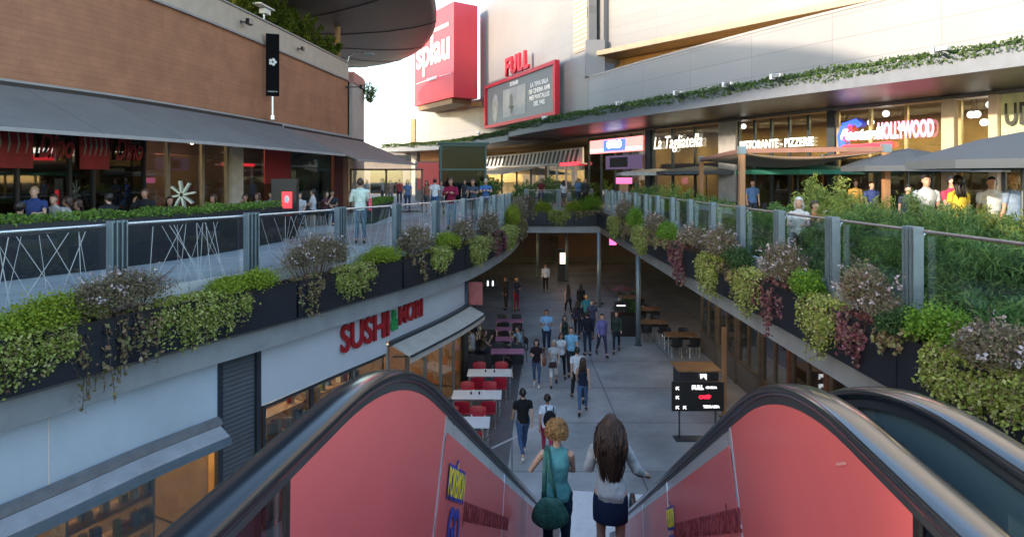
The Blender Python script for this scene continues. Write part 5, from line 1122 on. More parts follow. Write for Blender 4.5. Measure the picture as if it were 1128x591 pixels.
low = [(602,389,175,'phone',0,1.78,('tshirt',(.24,.46,.72)),('trousers',NAVY),('short','dark'),'man in bright light blue shirt looking down at his hands on the lower floor'),
 (622,392,185,'walk',1,1.66,('tank',(.02,.035,.03)),('trousers',BLACK),('bob','dark'),'woman in a sleeveless dark top beside the man in bright light blue'),
 (591,426,172,'bagarm',1,1.62,('tshirt',(.02,.012,.018)),('jeans',JEANS),('bob','dark'),'woman in black printed tee and blue jeans with a brown bag'),
 (610,425,178,'walk2',1,1.60,('tshirt',(.42,.42,.43)),('capri',(.60,.62,.63)),('bob','grey'),'older woman with grey hair in pale top and white cropped trousers'),
 (618,415,184,'walk',1,1.60,('tshirt',WHITE),('trousers',BLACK),('bob','brown'),'woman in white tee and black trousers between grey haired woman and blue shirt man'),
 (629,413,181,'walk2',0,1.76,('tshirt',(.20,.42,.60)),('trousers',(.03,.03,.04)),('short','brown'),'man in sky blue tee behind the pair seen from the back'),
 (636,441,8,'walk',0,1.74,('tshirt',WHITE),('trousers',(.025,.028,.035)),('short','dark'),'man in white tee and dark trousers walking away left of the long haired woman'),
 (642,455,-6,'walk2',1,1.70,('tank',(.015,.02,.04)),('jeans',(.07,.13,.24)),('long','brown'),'woman with long brown hair in dark tank top and jeans walking away'),
 (626,347,10,'walk',1,1.62,('tank',(.06,.05,.05)),('trousers',BLACK),('long','dark'),'woman in dark clothes with bare arms left of the black clad woman far off'),
 (640,349,-5,'stand',1,1.68,('longshirt',BLACK),('trousers',BLACK),('long','dark'),'woman all in black with long hair farther down the passage'),
 (646,364,8,'walk2',0,1.70,('tshirt',TEAL),('trousers',(.03,.03,.04)),('short','fair'),'person in teal tee walking away in the middle distance'),
 (636,372,-10,'walk',1,1.66,('longshirt',(.03,.03,.045)),('trousers',(.02,.02,.03)),('long','dark'),'woman in a long dark jacket in front of the teal tee'),
 (647,391,14,'stand',0,1.76,('longshirt',(.018,.02,.03)),('jeans',(.03,.04,.07)),('short','dark'),'man in black jacket and dark jeans just right of the blue tees'),
 (663,392,190,'walk',0,1.72,('longshirt',(.16,.15,.36)),('jeans',(.04,.05,.09)),('short','dark'),'man in violet blue shirt walking alone on the right'),
 (679,388,170,'walk2',1,1.70,('longshirt',(.03,.05,.04)),('jeans',(.02,.025,.04)),('long','brown'),'woman in dark green jacket walking at the right of the passage'),
 (652,372,160,'walk',0,1.72,('tshirt',(.05,.06,.10)),('jeans',(.04,.05,.08)),('short','dark'),'man in dark navy tee behind the violet blue shirt'),
 (601,321,176,'stand',0,1.74,('longshirt',WHITE),('trousers',BLACK),('short','dark'),'waiter in white shirt and black trousers standing alone deep in the passage'),
 (557,341,120,'stand',0,1.80,('longshirt',(.02,.02,.025)),('trousers',(.02,.02,.03)),('short','dark'),'man in black standing left in the far couple'),
 (569,342,225,'fold',1,1.78,('longshirt',(.04,.035,.05)),('trousers',(.20,.02,.04)),('short','fair'),'person in dark coat and wine red trousers in the far couple'),
 (576,503,14,'walk2',0,1.76,('tshirt',(.012,.012,.015)),('jeans',(.05,.09,.18)),('short','dark'),'man in black tee and blue jeans walking away near the white floor line'),
 (603,507,-4,'walk',1,1.70,('tshirt',(.55,.60,.68)),('jeans',(.35,.03,.09)),('short','dark'),'person in white top and crimson trousers carrying a black backpack')]
for x, fy, rz, po, fem, H, top, bot, hair, lb in low:
    sh = (.6,.6,.6) if fy in (503,426) else (.03,.03,.035); person(gp(x, fy, 0), rz, po, fem, H, top, bot, hair, lb, skin=random.choice((0,1,0)), group=G1, shoes=sh)
# print on the black tee; bags
p = gp(591,426,0); o = empty('handbag', (p[0]+.27, p[1]-.05, .78), R(80), 'brown leather handbag at the side of the woman in black printed tee', 'bag'); m = MB(); m.sphere((0,0,.12), (.17,.07,.15), 14); m.build('pouch', pm('brown_leather', (.22,.07,.03), .5), o, smooth=True); m = MB(); m.tube([(-.13,0,.18),(-.08,0,.42),(0,0,.55),(.08,0,.42),(.13,0,.18)], .012, 6); m.build('strap', pm('brown_leather', (0,0,0)), o)
p = gp(603,507,0); o = empty('backpack', (p[0]+.05, p[1]-.20, .95), R(-4), 'black backpack on the white top of the person in crimson trousers', 'bag'); m = MB(); m.sphere((0,0,.18), (.17,.10,.25), 16); m.sphere((0,-.08,.10), (.12,.05,.12), 12); m.build('pouch', cm(BLACK), o, smooth=True)
for s in (-1,1): m = MB(); m.tube([(s*.09,.02,.40),(s*.10,.14,.48),(s*.11,.24,.42),(s*.11,.27,.25),(s*.10,.2,.05)], .014, 6); m.build('strap', cm(BLACK), o)
p = gp(610,425,0); o = empty('handbag', (p[0]-.05, p[1]-.25, .72), R(5), 'small dark handbag held in front of the grey haired woman', 'bag'); m = MB(); m.box((0,0,.1), (.30,.10,.2), top=.85); m.build('pouch', cm((.05,.03,.03)), o, bevel=.02); m = MB(); m.tube([(-.1,0,.2),(-.06,0,.32),(.06,0,.32),(.1,0,.2)], .01, 6); m.build('strap', cm((.05,.03,.03)), o)
# the two women on the escalator, seen from behind
def onesc(w, s, dz=0): c, sn = math.cos(TH), math.sin(TH); return (w*c+s*sn, -w*sn+s*c, zs(s)+.03+dz)
XA = dict(L=(4,6), Rr=(-2,3), armR=((.27,.08,1.17),(.37,.31,1.01)), armL=((-.24,.06,1.15),(-.13,.27,1.26)), handdirr=(.45,.8,-.38), palmr=(0,.3,.9), hoff=(0,.0,0), head=4)
Bw = body_data('near_right', True, .0085, XA)
# long hair lady
rt, s, z0 = person(onesc(.27,6.75), -math.degrees(TH)-2, None, 1, 1.68, ('longshirt',(.40,.40,.40)), ('skirt',(.012,.022,.055)), None, 'woman with long dark hair in pale grey sweater and navy skirt on the escalator', B=Bw, key='nr', voxel=.0085, shoes=(.25,.2,.16))
def hair_mesh(B, kind, n, seed=3):
    s = MB(); rr = random.Random(seed); h = B['hc']
    for i in range(n):
        u = rr.random(); a = R(rr.uniform(-128,128))-math.pi/2; el = R(rr.uniform(-18,88)); x0, y0, z_ = math.cos(a)*math.cos(el), math.sin(a)*math.cos(el), math.sin(el)
        p0 = Vector((h[0]+x0*.080, h[1]+y0*.098-.012, h[2]+.018+z_*.106))
        if kind == 'long':
            thin = i % 6 == 0; q_ = 1.10 if thin else 1.0
            L = rr.triangular(.26,.60,.46); sx = x0*1.0+rr.gauss(0,.12); back = -.105 if y0 < .2 else -.03; wv = rr.uniform(0,6.28)
            P = [p0]
            for k in range(1, 9):
                t = k/8; zz = p0[2]-(p0[2]-(h[2]-.10-L))*t**1.15; w = .082+.044*math.sin(min(1, t*1.15)*math.pi*.8)-.05*t*t
                x = h[0]+sx*w*q_*(1.25 if t < .6 else 1.25-.45*(t-.6))+.010*math.sin(wv+t*11); y = h[1]+(y0*.098*(1-t)+(-.115-.03*math.sin(t*3.1)+.02*abs(sx))*min(1, t*2.5)) if y0 < .35 else h[1]+y0*.10*(1-t*.5)-.1*t
                P.append(Vector((x, y, zz)))
            s.tube(P, [.006,.010,.011,.011,.010,.009,.008,.006,.002] if not thin else [.003]*8+[.001], 5, cap=False)
        else:
            nrm = Vector((x0,y0,z_)).normalized(); tx = nrm.cross(Vector((0,0,1))).normalized() if abs(nrm[2]) < .95 else Vector((1,0,0)); ty = nrm.cross(tx); r = rr.uniform(.010,.018); ph = rr.uniform(0,6.28); P = []
            for k in range(9): a2 = ph+k*.95; P.append(p0+nrm*(.005+.0075*k*rr.uniform(.8,1.1))+tx*r*math.cos(a2)+ty*r*math.sin(a2)-Vector((0,0,.0015*k)))
            s.tube(P, [.004,.006,.0065,.0065,.006,.006,.005,.004,.002], 4, cap=False)
    return s.mesh('hair', [], True, fixn=False)
def addh(rt, B, kind, n, mat, s, z0):
    cap = piece(B, _hm(B), .012, 'hair', .004); bm = bmesh.new(); bm.from_mesh(cap); bm.from_mesh(hair_mesh(B, kind, n)); bm.to_mesh(cap); bm.free(); cap.materials.clear(); cap.materials.append(mat)
    me0 = cap
    cap.polygons.foreach_set('use_smooth', [True]*len(cap.polygons)); o = link('hair', cap, rt, (0,0,z0)); o.scale = (s,s,s)
def _hm(B):
    l = B['co']-np.array(B['hc']); x, y, z = l[:,0], l[:,1], l[:,2]; return (B['bone'] == 'head') & (((z > .055) & (y < .08)) | ((y < .01) & (z > -.05)) | ((y < .04) & (z > .03)))
def hairmat(name, cols, rough=.5):
    m = leafmat(name, cols, rough, trans=.0); m.node_tree.nodes['Principled BSDF'].inputs['Specular IOR Level'].default_value = .22; return m
addh(rt, Bw, 'long', 620, hairmat('long_dark_hair', [(.018,.011,.009),(.04,.022,.016),(.075,.040,.028),(.03,.018,.014)]), s, z0)
XB = dict(L=(3,5), Rr=(-3,4), armL=((-.31,.10,1.16),(-.20,.32,1.25)), armR=((.20,.10,1.17),(.06,.30,1.12)), handdirl=(.35,.85,-.35), palml=(0,.3,.9), head=-8)
Bx = body_data('near_left', True, .0085, XB)
rt, s, z0 = person(onesc(-.30,6.93), -math.degrees(TH)+4, None, 1, 1.61, ('tank',(.10,.30,.31)), ('jeans',(.02,.04,.075)), None, 'woman with curly ginger hair in teal sleeveless top on the escalator', B=Bx, key='nl', voxel=.0085, skin=0, shoes=(.1,.1,.1))
addh(rt, Bx, 'curly', 780, hairmat('curly_ginger_hair', [(.16,.065,.022),(.34,.17,.06),(.50,.30,.13),(.25,.11,.04)], .5), s, z0)
# green shoulder bag
loc = Vector(onesc(-.30,6.93)); o = empty('shoulder_bag', loc+Vector((-.09,-.22,.645)), -TH, 'large green slouchy shoulder bag on the back of the ginger haired woman', 'bag'); m = MB()
n = 36; vs = []; prof = [(.02,0),(.13,.008),(.19,.04),(.205,.10),(.185,.17),(.15,.235),(.115,.29),(.07,.325),(.02,.33)]
for i, (r, z) in enumerate(prof):
    for k in range(n):
        a = 2*math.pi*k/n; fold = 1+.10*math.sin(a*5+z*7)*(.25+z/.38)+.06*math.sin(a*9+1.7+z*11)*(.3+z/.4); sag = -.05*math.cos(a)**2*(z/.38)*0; vs.append((r*math.cos(a)*fold, r*.42*math.sin(a)*fold, z+.03*math.cos(a)**2*(1-z/.33)))
m.add(vs, [(i*n+k, i*n+(k+1) % n, (i+1)*n+(k+1) % n, (i+1)*n+k) for i in range(len(prof)-1) for k in range(n)]+[tuple(range(n))[::-1], tuple(range((len(prof)-1)*n, len(prof)*n))])
b_ = m.build('pouch', pm('green_bag_cloth', (.025,.115,.085), .45, var=.35, scale=12, bump=.5, bscale=25), o, smooth=True); sb = b_.modifiers.new('s', 'SUBSURF'); sb.levels = sb.render_levels = 2
m = MB(); m.tube([(-.06,.02,.27),(-.06,.05,.42),(-.055,.08,.60),(-.05,.17,.735),(-.045,.24,.755),(-.05,.33,.68)], .016, 8, sx=1.6); m.tube([(.07,.0,.28),(.04,.04,.43),(-.01,.075,.60),(-.025,.17,.735),(-.02,.24,.755),(-.03,.33,.68)], .014, 8, sx=1.6); m.build('strap', pm('green_bag_cloth', (0,0,0)), o, smooth=True)
o = empty('manhole_cover', gp(660,334,0), 0, 'small dark drain cover in the floor far along the passage', 'drain cover'); m = MB(); m.lathe([(.32,.0),(.32,.008),(.30,.01)], n=24); m.build('plate', M_black, o)
# ---------------- people on the upper deck
G2 = 'people strolling on the upper deck'
up = [(397,268,8,'fold',0,1.78,('longshirt',(.50,.62,.56)),('jeans',(.10,.16,.22)),('short','brown'),'man in pale mint shirt and jeans with a red bag on the left deck'),
 (497,253,178,'lean',0,1.78,('longshirt',(.20,.012,.045)),('jeans',(.20,.30,.38)),('short','brown'),'man in maroon shirt leaning on the left glass railing'),
 (522,246,165,'lean',0,1.74,('tshirt',(.05,.07,.10)),('jeans',(.05,.07,.10)),('short','brown'),'man in dark grey tee leaning on the railing between maroon and blue shirts'),
 (535,243,185,'lean',0,1.76,('tshirt',(.06,.14,.34)),('jeans',(.06,.08,.12)),('short','white'),'white haired man in blue shirt leaning on the left railing'),
 (479,237,10,'walk',0,1.78,('tshirt',(.60,.62,.65)),('jeans',(.03,.10,.22)),('short','dark'),'man in white tee with blue print walking on the far deck'),
 (449,234,190,'walk2',1,1.72,('tshirt',(.20,.26,.48)),('jeans',(.06,.09,.16)),('bob','brown'),'person in lavender blue tee beside the hedge planter'),
 (470,234,170,'walk',1,1.68,('tank',(.30,.12,.08)),('shorts',(.10,.10,.11)),('long','brown'),'woman in rust top left of the white tee man'),
 (486,236,182,'walk2',1,1.66,('tshirt',(.30,.28,.28)),('capri',(.20,.2,.22)),('bob','brown'),'woman in grey top right behind the white tee man'),
 (512,232,175,'stand',1,1.68,('tshirt',(.04,.04,.05)),('jeans',(.03,.04,.06)),('long','dark'),'dark dressed woman in front of the glass lift'),
 (421,226,95,'stand',0,1.78,('tshirt',(.5,.5,.5)),('jeans',(.08,.09,.12)),('short','dark'),'distant man in light tee left of the red poster window'),
 (430,226,185,'stand',1,1.66,('tank',(.55,.35,.3)),('shorts',(.3,.3,.3)),('long','brown'),'distant woman in salmon top by the far shops'),
 (440,226,10,'walk',0,1.75,('tshirt',(.55,.08,.08)),('jeans',(.05,.06,.1)),('short','dark'),'distant man in red tee by the far shops'),
 (404,226,180,'walk2',1,1.68,('tshirt',(.6,.6,.62)),('capri',(.4,.4,.42)),('bob','dark'),'distant woman in white behind the brown awning post'),
 (700,225,175,'walk',0,1.76,('tshirt',(.03,.03,.04)),('trousers',BLACK),('short','dark'),'dark dressed man far behind the right row of posts'),
 (621,228,5,'stand',1,1.66,('tshirt',(.62,.62,.62)),('skirt',(.1,.1,.1)),('long','dark'),'woman in white at the far glass entrance'),
 (637,228,180,'walk2',0,1.78,('tshirt',(.08,.16,.30)),('jeans',(.05,.06,.1)),('short','dark'),'man in blue at the far glass entrance'),
 (596,228,182,'walk',0,1.76,('tshirt',(.10,.02,.02)),('jeans',(.03,.03,.05)),('short','dark'),'man in dark red left of the far entrance'),
 (645,229,182,'stand',0,1.76,('longshirt',(.03,.03,.03)),('trousers',BLACK),('short','dark'),'man in black suit right of the far entrance')]
for x, fy, rz, po, fem, H, top, bot, hair, lb in up: person(gp(x, fy, DK), rz, po, fem, H, top, bot, hair, lb, skin=random.choice((0,1,0)), group=G2)
p = gp(403,268,DK); o = empty('handbag', (p[0]+.10, p[1]+.05, DK+1.0), R(20), 'pink red bag under the arm of the man in mint shirt', 'bag'); m = MB(); m.box((0,0,.1), (.10,.28,.36), top=.8); m.build('pouch', pm('pink_bag', (.5,.06,.10), .5), o, bevel=.02); m = MB(); m.tube([(0,-.08,.28),(-.03,-.05,.45),(-.04,.05,.45),(0,.08,.28)], .01, 6); m.build('strap', pm('pink_bag', (0,0,0)), o)
def seated(x, hy, d, rz, pose, fem, top, hair, label, base=DK, group='diners seated on the restaurant terrace', seat=.62, H=1.74, bot=('jeans',(.03,.04,.06)), skin=None):
    loc = ((x-HX)/F*d, d, base); htop = CZ-(hy-HY)/F*d; s = H/1.75; seat = htop-base-.93*s+.0; seat = min(.80, max(.42, seat))
    B, key = getB(pose, fem); zoff = seat-.83*s; rt, s, z0 = person(loc, rz, pose, fem, H, top, bot, hair, label, skin=random.choice((0,1)) if skin is None else skin, group=group, seat=None, B=B, key=key)
    for ch in rt.children: ch.location.z = seat-.85*s
    # stool or chair carrying the figure
    c = empty('chair', (loc[0], loc[1], base), R(rz), 'chair under the '+label.replace('seated ', '').split(' at ')[0].split(' in the')[0], 'chair', 'occupied chairs of the terraces'); m = MB(); m.box((0,-.02,seat-.03), (.42,.42,.035)); m.build('seat', M_black, c, bevel=.01)
    m = MB(); m.box((0,-.25,seat+.30), (.40,.03,.26)); m.box((-.17,-.245,seat+.08), (.03,.03,.26)); m.box((.17,-.245,seat+.08), (.03,.03,.26)); m.build('backrest', M_black, c)
    for sx in (-1,1):
        for sy in (-1,1): m = MB(); m.tube([(sx*.17,sy*.17-.02,seat-.05),(sx*.19,sy*.20-.02,.003)], .014, 6); m.build('leg', M_steel_d, c)
    return rt
sit = [(38,205,14.3,200,'sit',0,('tshirt',(.03,.05,.16)),('short','fair'),'seated balding man in navy at the left picture edge'),
 (22,221,13.0,30,'sit',0,('tshirt',(.02,.02,.03)),('short','dark'),'seated dark haired man seen from behind at the left picture edge'),
 (62,213,15.0,185,'sit2',0,('tshirt',(.42,.38,.36)),('short','brown'),'seated young man in a pale tee facing the camera'),
 (75,216,15.3,120,'sit',1,('tshirt',(.5,.48,.46)),('bob','brown'),'seated woman in white turned sideways next to the young man'),
 (90,219,15.6,150,'sit2',1,('tshirt',(.06,.04,.03)),('bob','brown'),'seated brown haired woman at the right of the group of three'),
 (120,212,15.2,70,'sit',0,('longshirt',(.02,.02,.025)),('short','dark'),'seated man in black with cropped hair turned right'),
 (161,207,16.4,190,'sit2',0,('longshirt',(.018,.018,.02)),('short','brown'),'seated man in black facing the camera with folded arms'),
 (187,216,16.8,210,'sit',1,('tshirt',(.04,.05,.08)),('bob','dark'),'seated dark haired woman left of the silver ornament'),
 (235,214,19,170,'sit',1,('tshirt',(.35,.2,.18)),('bob','brown'),'seated woman in dusty rose behind the long hedge'),
 (270,213,20.5,200,'sit2',0,('tshirt',(.05,.05,.06)),('short','dark'),'seated man in dark tee left of the cream column'),
 (284,212,21,160,'sit',1,('tshirt',(.4,.36,.35)),('long','brown'),'seated woman in beige under the cream column'),
 (299,211,22,190,'sit',0,('tshirt',(.15,.25,.45)),('short','dark'),'seated man in blue left of the black menu totem'),
 (331,211,23.5,185,'sit2',1,('tshirt',(.5,.5,.52)),('bob','dark'),'seated woman in white right of the black menu totem'),
 (345,208,24.5,100,'sit',0,('tshirt',(.55,.55,.57)),('short','dark'),'seated man in white bending over his table'),
 (357,210,25,250,'sit2',1,('tshirt',(.10,.04,.05)),('long','dark'),'seated woman in wine red near the awning post'),
 (366,211,26,180,'sit',0,('tshirt',(.04,.04,.05)),('short','dark'),'seated man in black beside the dark red awning post')]
for t_ in sit: seated(*t_)
rs_ = [(1020,196,13.6,170,'stand',0,('tshirt',(.55,.60,.68)),'standing man in pale blue shirt and cap behind the feathery bushes'),(1056,197,13.0,8,'stand',1,('tshirt',(.72,.50,.06)),'woman in yellow with long dark hair behind the feathery bushes'),(1048,191,14.8,190,'walk',0,('tshirt',(.6,.05,.10)),'man in red partly hidden behind the woman in yellow'),
 (1092,198,13.4,160,'stand',0,('tshirt',(.6,.62,.64)),'person in white with a pale cap between yellow woman and right edge'),(1117,192,12.4,10,'stand',1,('tshirt',(.20,.28,.42)),'fair haired woman in blue at the right picture edge'),(960,201,20,180,'walk',0,('tshirt',(.05,.08,.25)),'man in dark blue under the grey umbrella'),(942,200,22,170,'stand',1,('tshirt',(.5,.3,.08)),'woman in ochre by the pergola post'),
 (829,200,24,180,'stand',0,('tshirt',(.10,.20,.42)),'man in blue seen behind the front pergola post'),(1000,214,17,175,'stand',0,('tshirt',(.04,.05,.07)),'man in dark clothes below the grey umbrella pole')]
for x, hy, d, rz, po, fem, top, lb in rs_:
    z = CZ-(hy-HY)/F*d; H = min(1.85, max(1.6, z-DK)); person(((x-HX)/F*d, d, DK), rz, po, fem, H, top, ('jeans',(.05,.06,.09)), ('long' if x in (1056,) else 'bob' if fem else 'short', 'fair' if x == 1117 else 'dark'), lb, group='people on the right terrace')
seated(880,217,14.2,150,'sit',1,('tshirt',(.55,.53,.5)),('bob','white'),'seated white haired woman just behind the right railing', group='diners on the right terrace')
seated(893,222,14.6,210,'sit2',0,('tshirt',(.5,.2,.08)),('short','brown'),'seated person in orange right of the white haired woman', group='diners on the right terrace')
G3 = 'diners at the lower tables'
def low_seated(x, hy, d, rz, pose, fem, top, hair, label, bot):
    seated(x, hy, d, rz, pose, fem, top, hair, label, base=0, group=G3, bot=bot)
low_seated(520,360,25.0,80,'sit',0,('tshirt',(.5,.5,.5)),('short','dark'),'seated man in pale tee and shorts beside the pink lit tables',('shorts',(.3,.25,.22)))
low_seated(531,362,25.3,260,'sit2',1,('tshirt',(.14,.09,.06)),('long','brown'),'seated woman in brown facing the man in pale tee',('jeans',(.04,.04,.05)))
low_seated(573,358,25.6,110,'sit2',0,('tshirt',(.25,.34,.45)),('short','dark'),'seated man in light blue shirt right of the pink lit tables',('jeans',(.04,.04,.05)))
# ================================================================== furniture on the lower floor
M_rchair = pm('red_chair_shell', (.42,.012,.03), .4, var=.06); M_bchair = pm('black_chair', (.015,.015,.018), .5)
def make_chair(mat, name='chair'):
    c = empty(name, (0,0,0)); m = MB(); m.box((0,0,.45), (.44,.42,.03), top=.96); m.build('seat', mat, c, bevel=.012)
    m = MB(); vs = []
    for i in range(7):
        x = -.22+.44*i/6; y = -.20-.035*(1-(x/.22)**2)
        for z, dy in ((.50,0),(.86,-.06)):
            for th in (0,-.02): vs.append((x, y+dy+th, z-(.03*(x/.22)**2 if z > .6 else 0)))
    m.add(vs, [f for i in range(6) for f in ((i*4,i*4+4,i*4+6,i*4+2),(i*4+1,i*4+3,i*4+7,i*4+5),(i*4+2,i*4+6,i*4+7,i*4+3),(i*4,i*4+1,i*4+5,i*4+4))]+[(0,2,3,1),(24,25,27,26)]); m.build('backrest', mat, c)
    for sx in (-1,1):
        m = MB(); m.tube([(sx*.19,.17,.435),(sx*.20,.20,.004)], .013, 6); m.build('leg', M_steel_l, c); m = MB(); m.tube([(sx*.19,-.24,.62),(sx*.19,-.17,.435),(sx*.20,-.22,.004)], .013, 6); m.build('leg', M_steel_l, c)
    return c
def make_table(mat, w, d, h=.75, edge=None):
    t = empty('table', (0,0,0)); m = MB(); m.box((0,0,h-.015), (w,d,.03)); m.build('tabletop', mat, t, bevel=.005)
    for sx in (-1,1):
        for sy in (-1,1): m = MB(); m.tube([(sx*(w/2-.06),sy*(d/2-.06),h-.03),(sx*(w/2-.06),sy*(d/2-.06),.004)], .018, 8); m.build('leg', M_steel_l, t)
    return t
first = {}
def place(kind, mk, x, y, rz, label, cat, group, z=0):
    if kind not in first: first[kind] = mk(); o = first[kind]
    else: o = copy_tree(first[kind])
    o.location = (x,y,z); o.rotation_euler = (0,0,R(rz)); tag(o, label, cat, group); return o
M_wt = pm('white_tabletop', (.66,.66,.67), .35, var=.04); M_pt = pm('pink_lit_tabletop', (.52,.20,.30), .35, var=.06); M_wdt = pm('wood_tabletop', (.30,.16,.07), .45, var=.3)  # pink light of the sign is put into the far tabletops' colour
def rk(): return make_chair(M_rchair)
def bk_(): return make_chair(M_bchair)
for x, y, w, lb in [(-.76,21.7,'w','white table farthest along the red chair rows'),(-1.07,19.5,'w','white table in the middle of the red chair rows'),(-1.35,17.3,'w','white table nearest the escalator with red chairs'),
 (-.17,24.4,'p','pink lit table nearest to the red chairs'),(-.32,26.3,'p2','pink lit table with the man in light blue shirt'),(-.36,28.0,'p2','small pink lit table in the middle of the black chairs'),(-.12,29.6,'p','farthest pink lit table right of the gap'),(-1.78,29.5,'p2','pink lit table farthest left near the banner')]:
    wd = {'w':1.5,'p':1.28,'p2':.72}[w]; place('table'+w, lambda: make_table(M_wt if w == 'w' else M_pt, wd, .78 if w == 'w' else .68), x, y, 0, lb, 'table', 'tables on the lower floor')
    rows = [('left rear',-.37,.62,180),('right rear',.37,.62,180),('left front',-.37,-.62,0),('right front',.37,-.62,0)] if w != 'p2' else [('rear',0,.6,180),('front',0,-.6,0)]
    if y == 26.3: rows = rows[:1]
    for nm, dx, dy, rz in rows:
        place('rchair' if w == 'w' else 'bchair', rk if w == 'w' else bk_, x+dx, y+dy, rz+random.uniform(-7,7), '%s %s chair of the %s' % (nm, 'red' if w == 'w' else 'black', lb), 'chair', 'red chairs' if w == 'w' else 'black chairs')
k = 0
for x, y, w in [(-1.0,19.5,.0),(-.6,21.7,0),(-.9,21.75,0),(-1.25,19.5,0)]:
    o = empty('salt_shaker', (x,y,.752), 0, ['dark shaker on the middle white table right','dark shaker on the farthest white table right','dark shaker on the farthest white table left','dark shaker on the middle white table left'][k], 'shaker'); k += 1; m = MB(); m.lathe([(.025,0),(.028,.06),(.018,.08)], n=10); m.build('jar', M_black, o); m = MB(); m.lathe([(.019,.081),(.02,.1),(.008,.108)], n=10); m.build('lid', M_steel_l, o)
for x, y, lb in [(6.4,29.3,'wooden table beside the tall column under the right deck'),(7.1,26.9,'wooden table nearest on the right dining strip'),(6.7,32.2,'wooden table in the middle of the right dining strip'),(6.6,35.4,'wooden table farthest on the right dining strip')]:
    place('tablewood', lambda: make_table(M_wdt, 1.3, .8, .78), x, y, 0, lb, 'table', 'wooden tables under the right deck')
    for nm, dx, dy, rz in (('left rear',-.35,.62,180),('right rear',.35,.62,180),('left front',-.35,-.62,0),('right front',.35,-.62,0)): place('bchair', bk_, x+dx, y+dy, rz+random.uniform(-9,9), '%s dark chair at the %s' % (nm, lb), 'chair', 'dark chairs under the right deck')
# direction board and kiosk
p = gp(768,560,0); d = 18.0; o = empty('direction_board', ((768.5-HX)/F*d, d, 0), 0, 'black direction board with FULL CINEMA lettering standing on the lower floor', 'sign')
def zz_(py): return CZ-(py-HY)/F*d
w = 57/F*d; z0, z1 = zz_(452), zz_(420); m = MB(); m.box((0,0,(z0+z1)/2), (w,.08,z1-z0)); m.build('panel', M_black, o, bevel=.004)
for sx in (-1,1): m = MB(); m.tube([(sx*w*.35,.02,.0),(sx*w*.35,.02,z0+.02)], .025, 8); m.build('leg', M_steel_d, o)
m = MB(); m.box((0,0,.012), (w*.9,.4,.024)); m.build('foot_plate', M_steel_d, o)
def bt_(body, size, px, py, mat, yy=-.045, **k): q = link('lettering', text_mesh('lettering', body, size, mat, depth=.002, **k), o); q.location = ((px-768.5)/F*d, yy, zz_(py)); q.rotation_euler = (R(90),0,0)
ml = em('board_white', (1,1,1), .8); mr_ = em('board_red', (.9,.02,.05), .8)
bt_('FULL', .15, 768, 426, ml, fat=.012); bt_('CINEMA', .085, 783, 426, ml, fat=.004); bt_('CAFÉS', .12, 776, 436.5, mr_, fat=.012); bt_('TERRASSA', .10, 783, 447, ml, fat=.005)
for px, py in ((746,427),(746,437),(746,448),(754,448)):
    m = MB(); x, z = (px-768.5)/F*d, zz_(py); a = .05; m.add([(x-a,-.044,z+a),(x+a,-.044,z+a),(x-a,-.044,z-a),(x-a*.2,-.044,z+a*.2),(x+a,-.044,z-a*.6),(x+a*.6,-.044,z-a)], [(0,1,2),(3,4,5)]); m.build('arrow', ml, o)
d = 21.0; o = empty('kiosk_counter', ((767-HX)/F*d, d, 0), 0, 'dark kiosk counter with wooden top and white arrows behind the direction board', 'kiosk')
m = MB(); m.box((0,.1,.55), (1.25,.9,1.06)); m.build('base', pm('kiosk_dark', (.03,.03,.033), .6, var=.3), o, bevel=.01); m = MB(); m.box((0,.1,1.12), (1.4,1.05,.05)); m.build('counter_top', M_wdt, o, bevel=.006)
m = MB()
for k in range(6): m.box((-.55+.22*k,-.37,.55), (.02,.02,1.0))
m.build('slat', M_steel_d, o)
m = MB()
for z in (.92,.60): a = .11; m.add([(-.0,-.40,z+a),(.22,-.40,z+a),(.22,-.40,z-a*.8),(.12,-.40,z+.03),(.03,-.40,z-a*.5)], [(0,4,3),(0,3,1),(1,3,2)])
m.build('arrow', ml, o)
o = empty('timber_post', ((797.5-HX)/F*19.6, 19.6, 0), 0, 'slim orange timber post right of the direction board', 'post'); m = MB(); m.box((0,0,1.4), (.12,.12,2.75)); m.build('shaft', M_oak, o, bevel=.008); m = MB(); m.box((0,0,.02), (.22,.22,.04)); m.build('foot_plate', M_steel_d, o)
# poster stand, pink sign and hanging sign in the passage
d = 45.7; o = empty('poster_stand', ((620-HX)/F*d, d, 0), 0, 'dark totem with a lit poster deep in the passage', 'totem'); m = MB(); m.box((0,0,1.15), (.75,.25,2.3)); m.build('body', M_black, o, bevel=.01); m = MB(); m.box((.05,-.135,1.62), (.52,.02,.78)); m.build('poster', em('poster_lit', (1,.62,.45), 1.5), o)
o = empty('light_sign', (6.35,40.2,3.5), 0, 'vertical pink light sign under the right deck', 'sign'); m = MB(); m.box((0,0,0), (.42,.12,.72)); m.build('panel', em('pink_panel', (1,.10,.28), 1.3), o); m = MB(); m.box((0,.0,.45), (.3,.06,.18)); m.build('bracket', M_black, o)
o = empty('hanging_sign', (-.95,28.0,2.75), 0, 'small black hanging toilet sign with white pictograms', 'sign'); m = MB(); m.box((0,0,0), (.5,.06,.42)); m.build('panel', M_black, o); 
for x in (-.11,.11): m = MB(); m.sphere((x,-.035,.085), (.03,.008,.03), 8); m.box((x,-.035,-.03), (.07,.012,.18)); m.build('pictogram', ml, o)
m = MB(); m.tube([(0,0,.2),(0,0,1.5)], .012, 6); m.build('rod', M_steel_d, o)
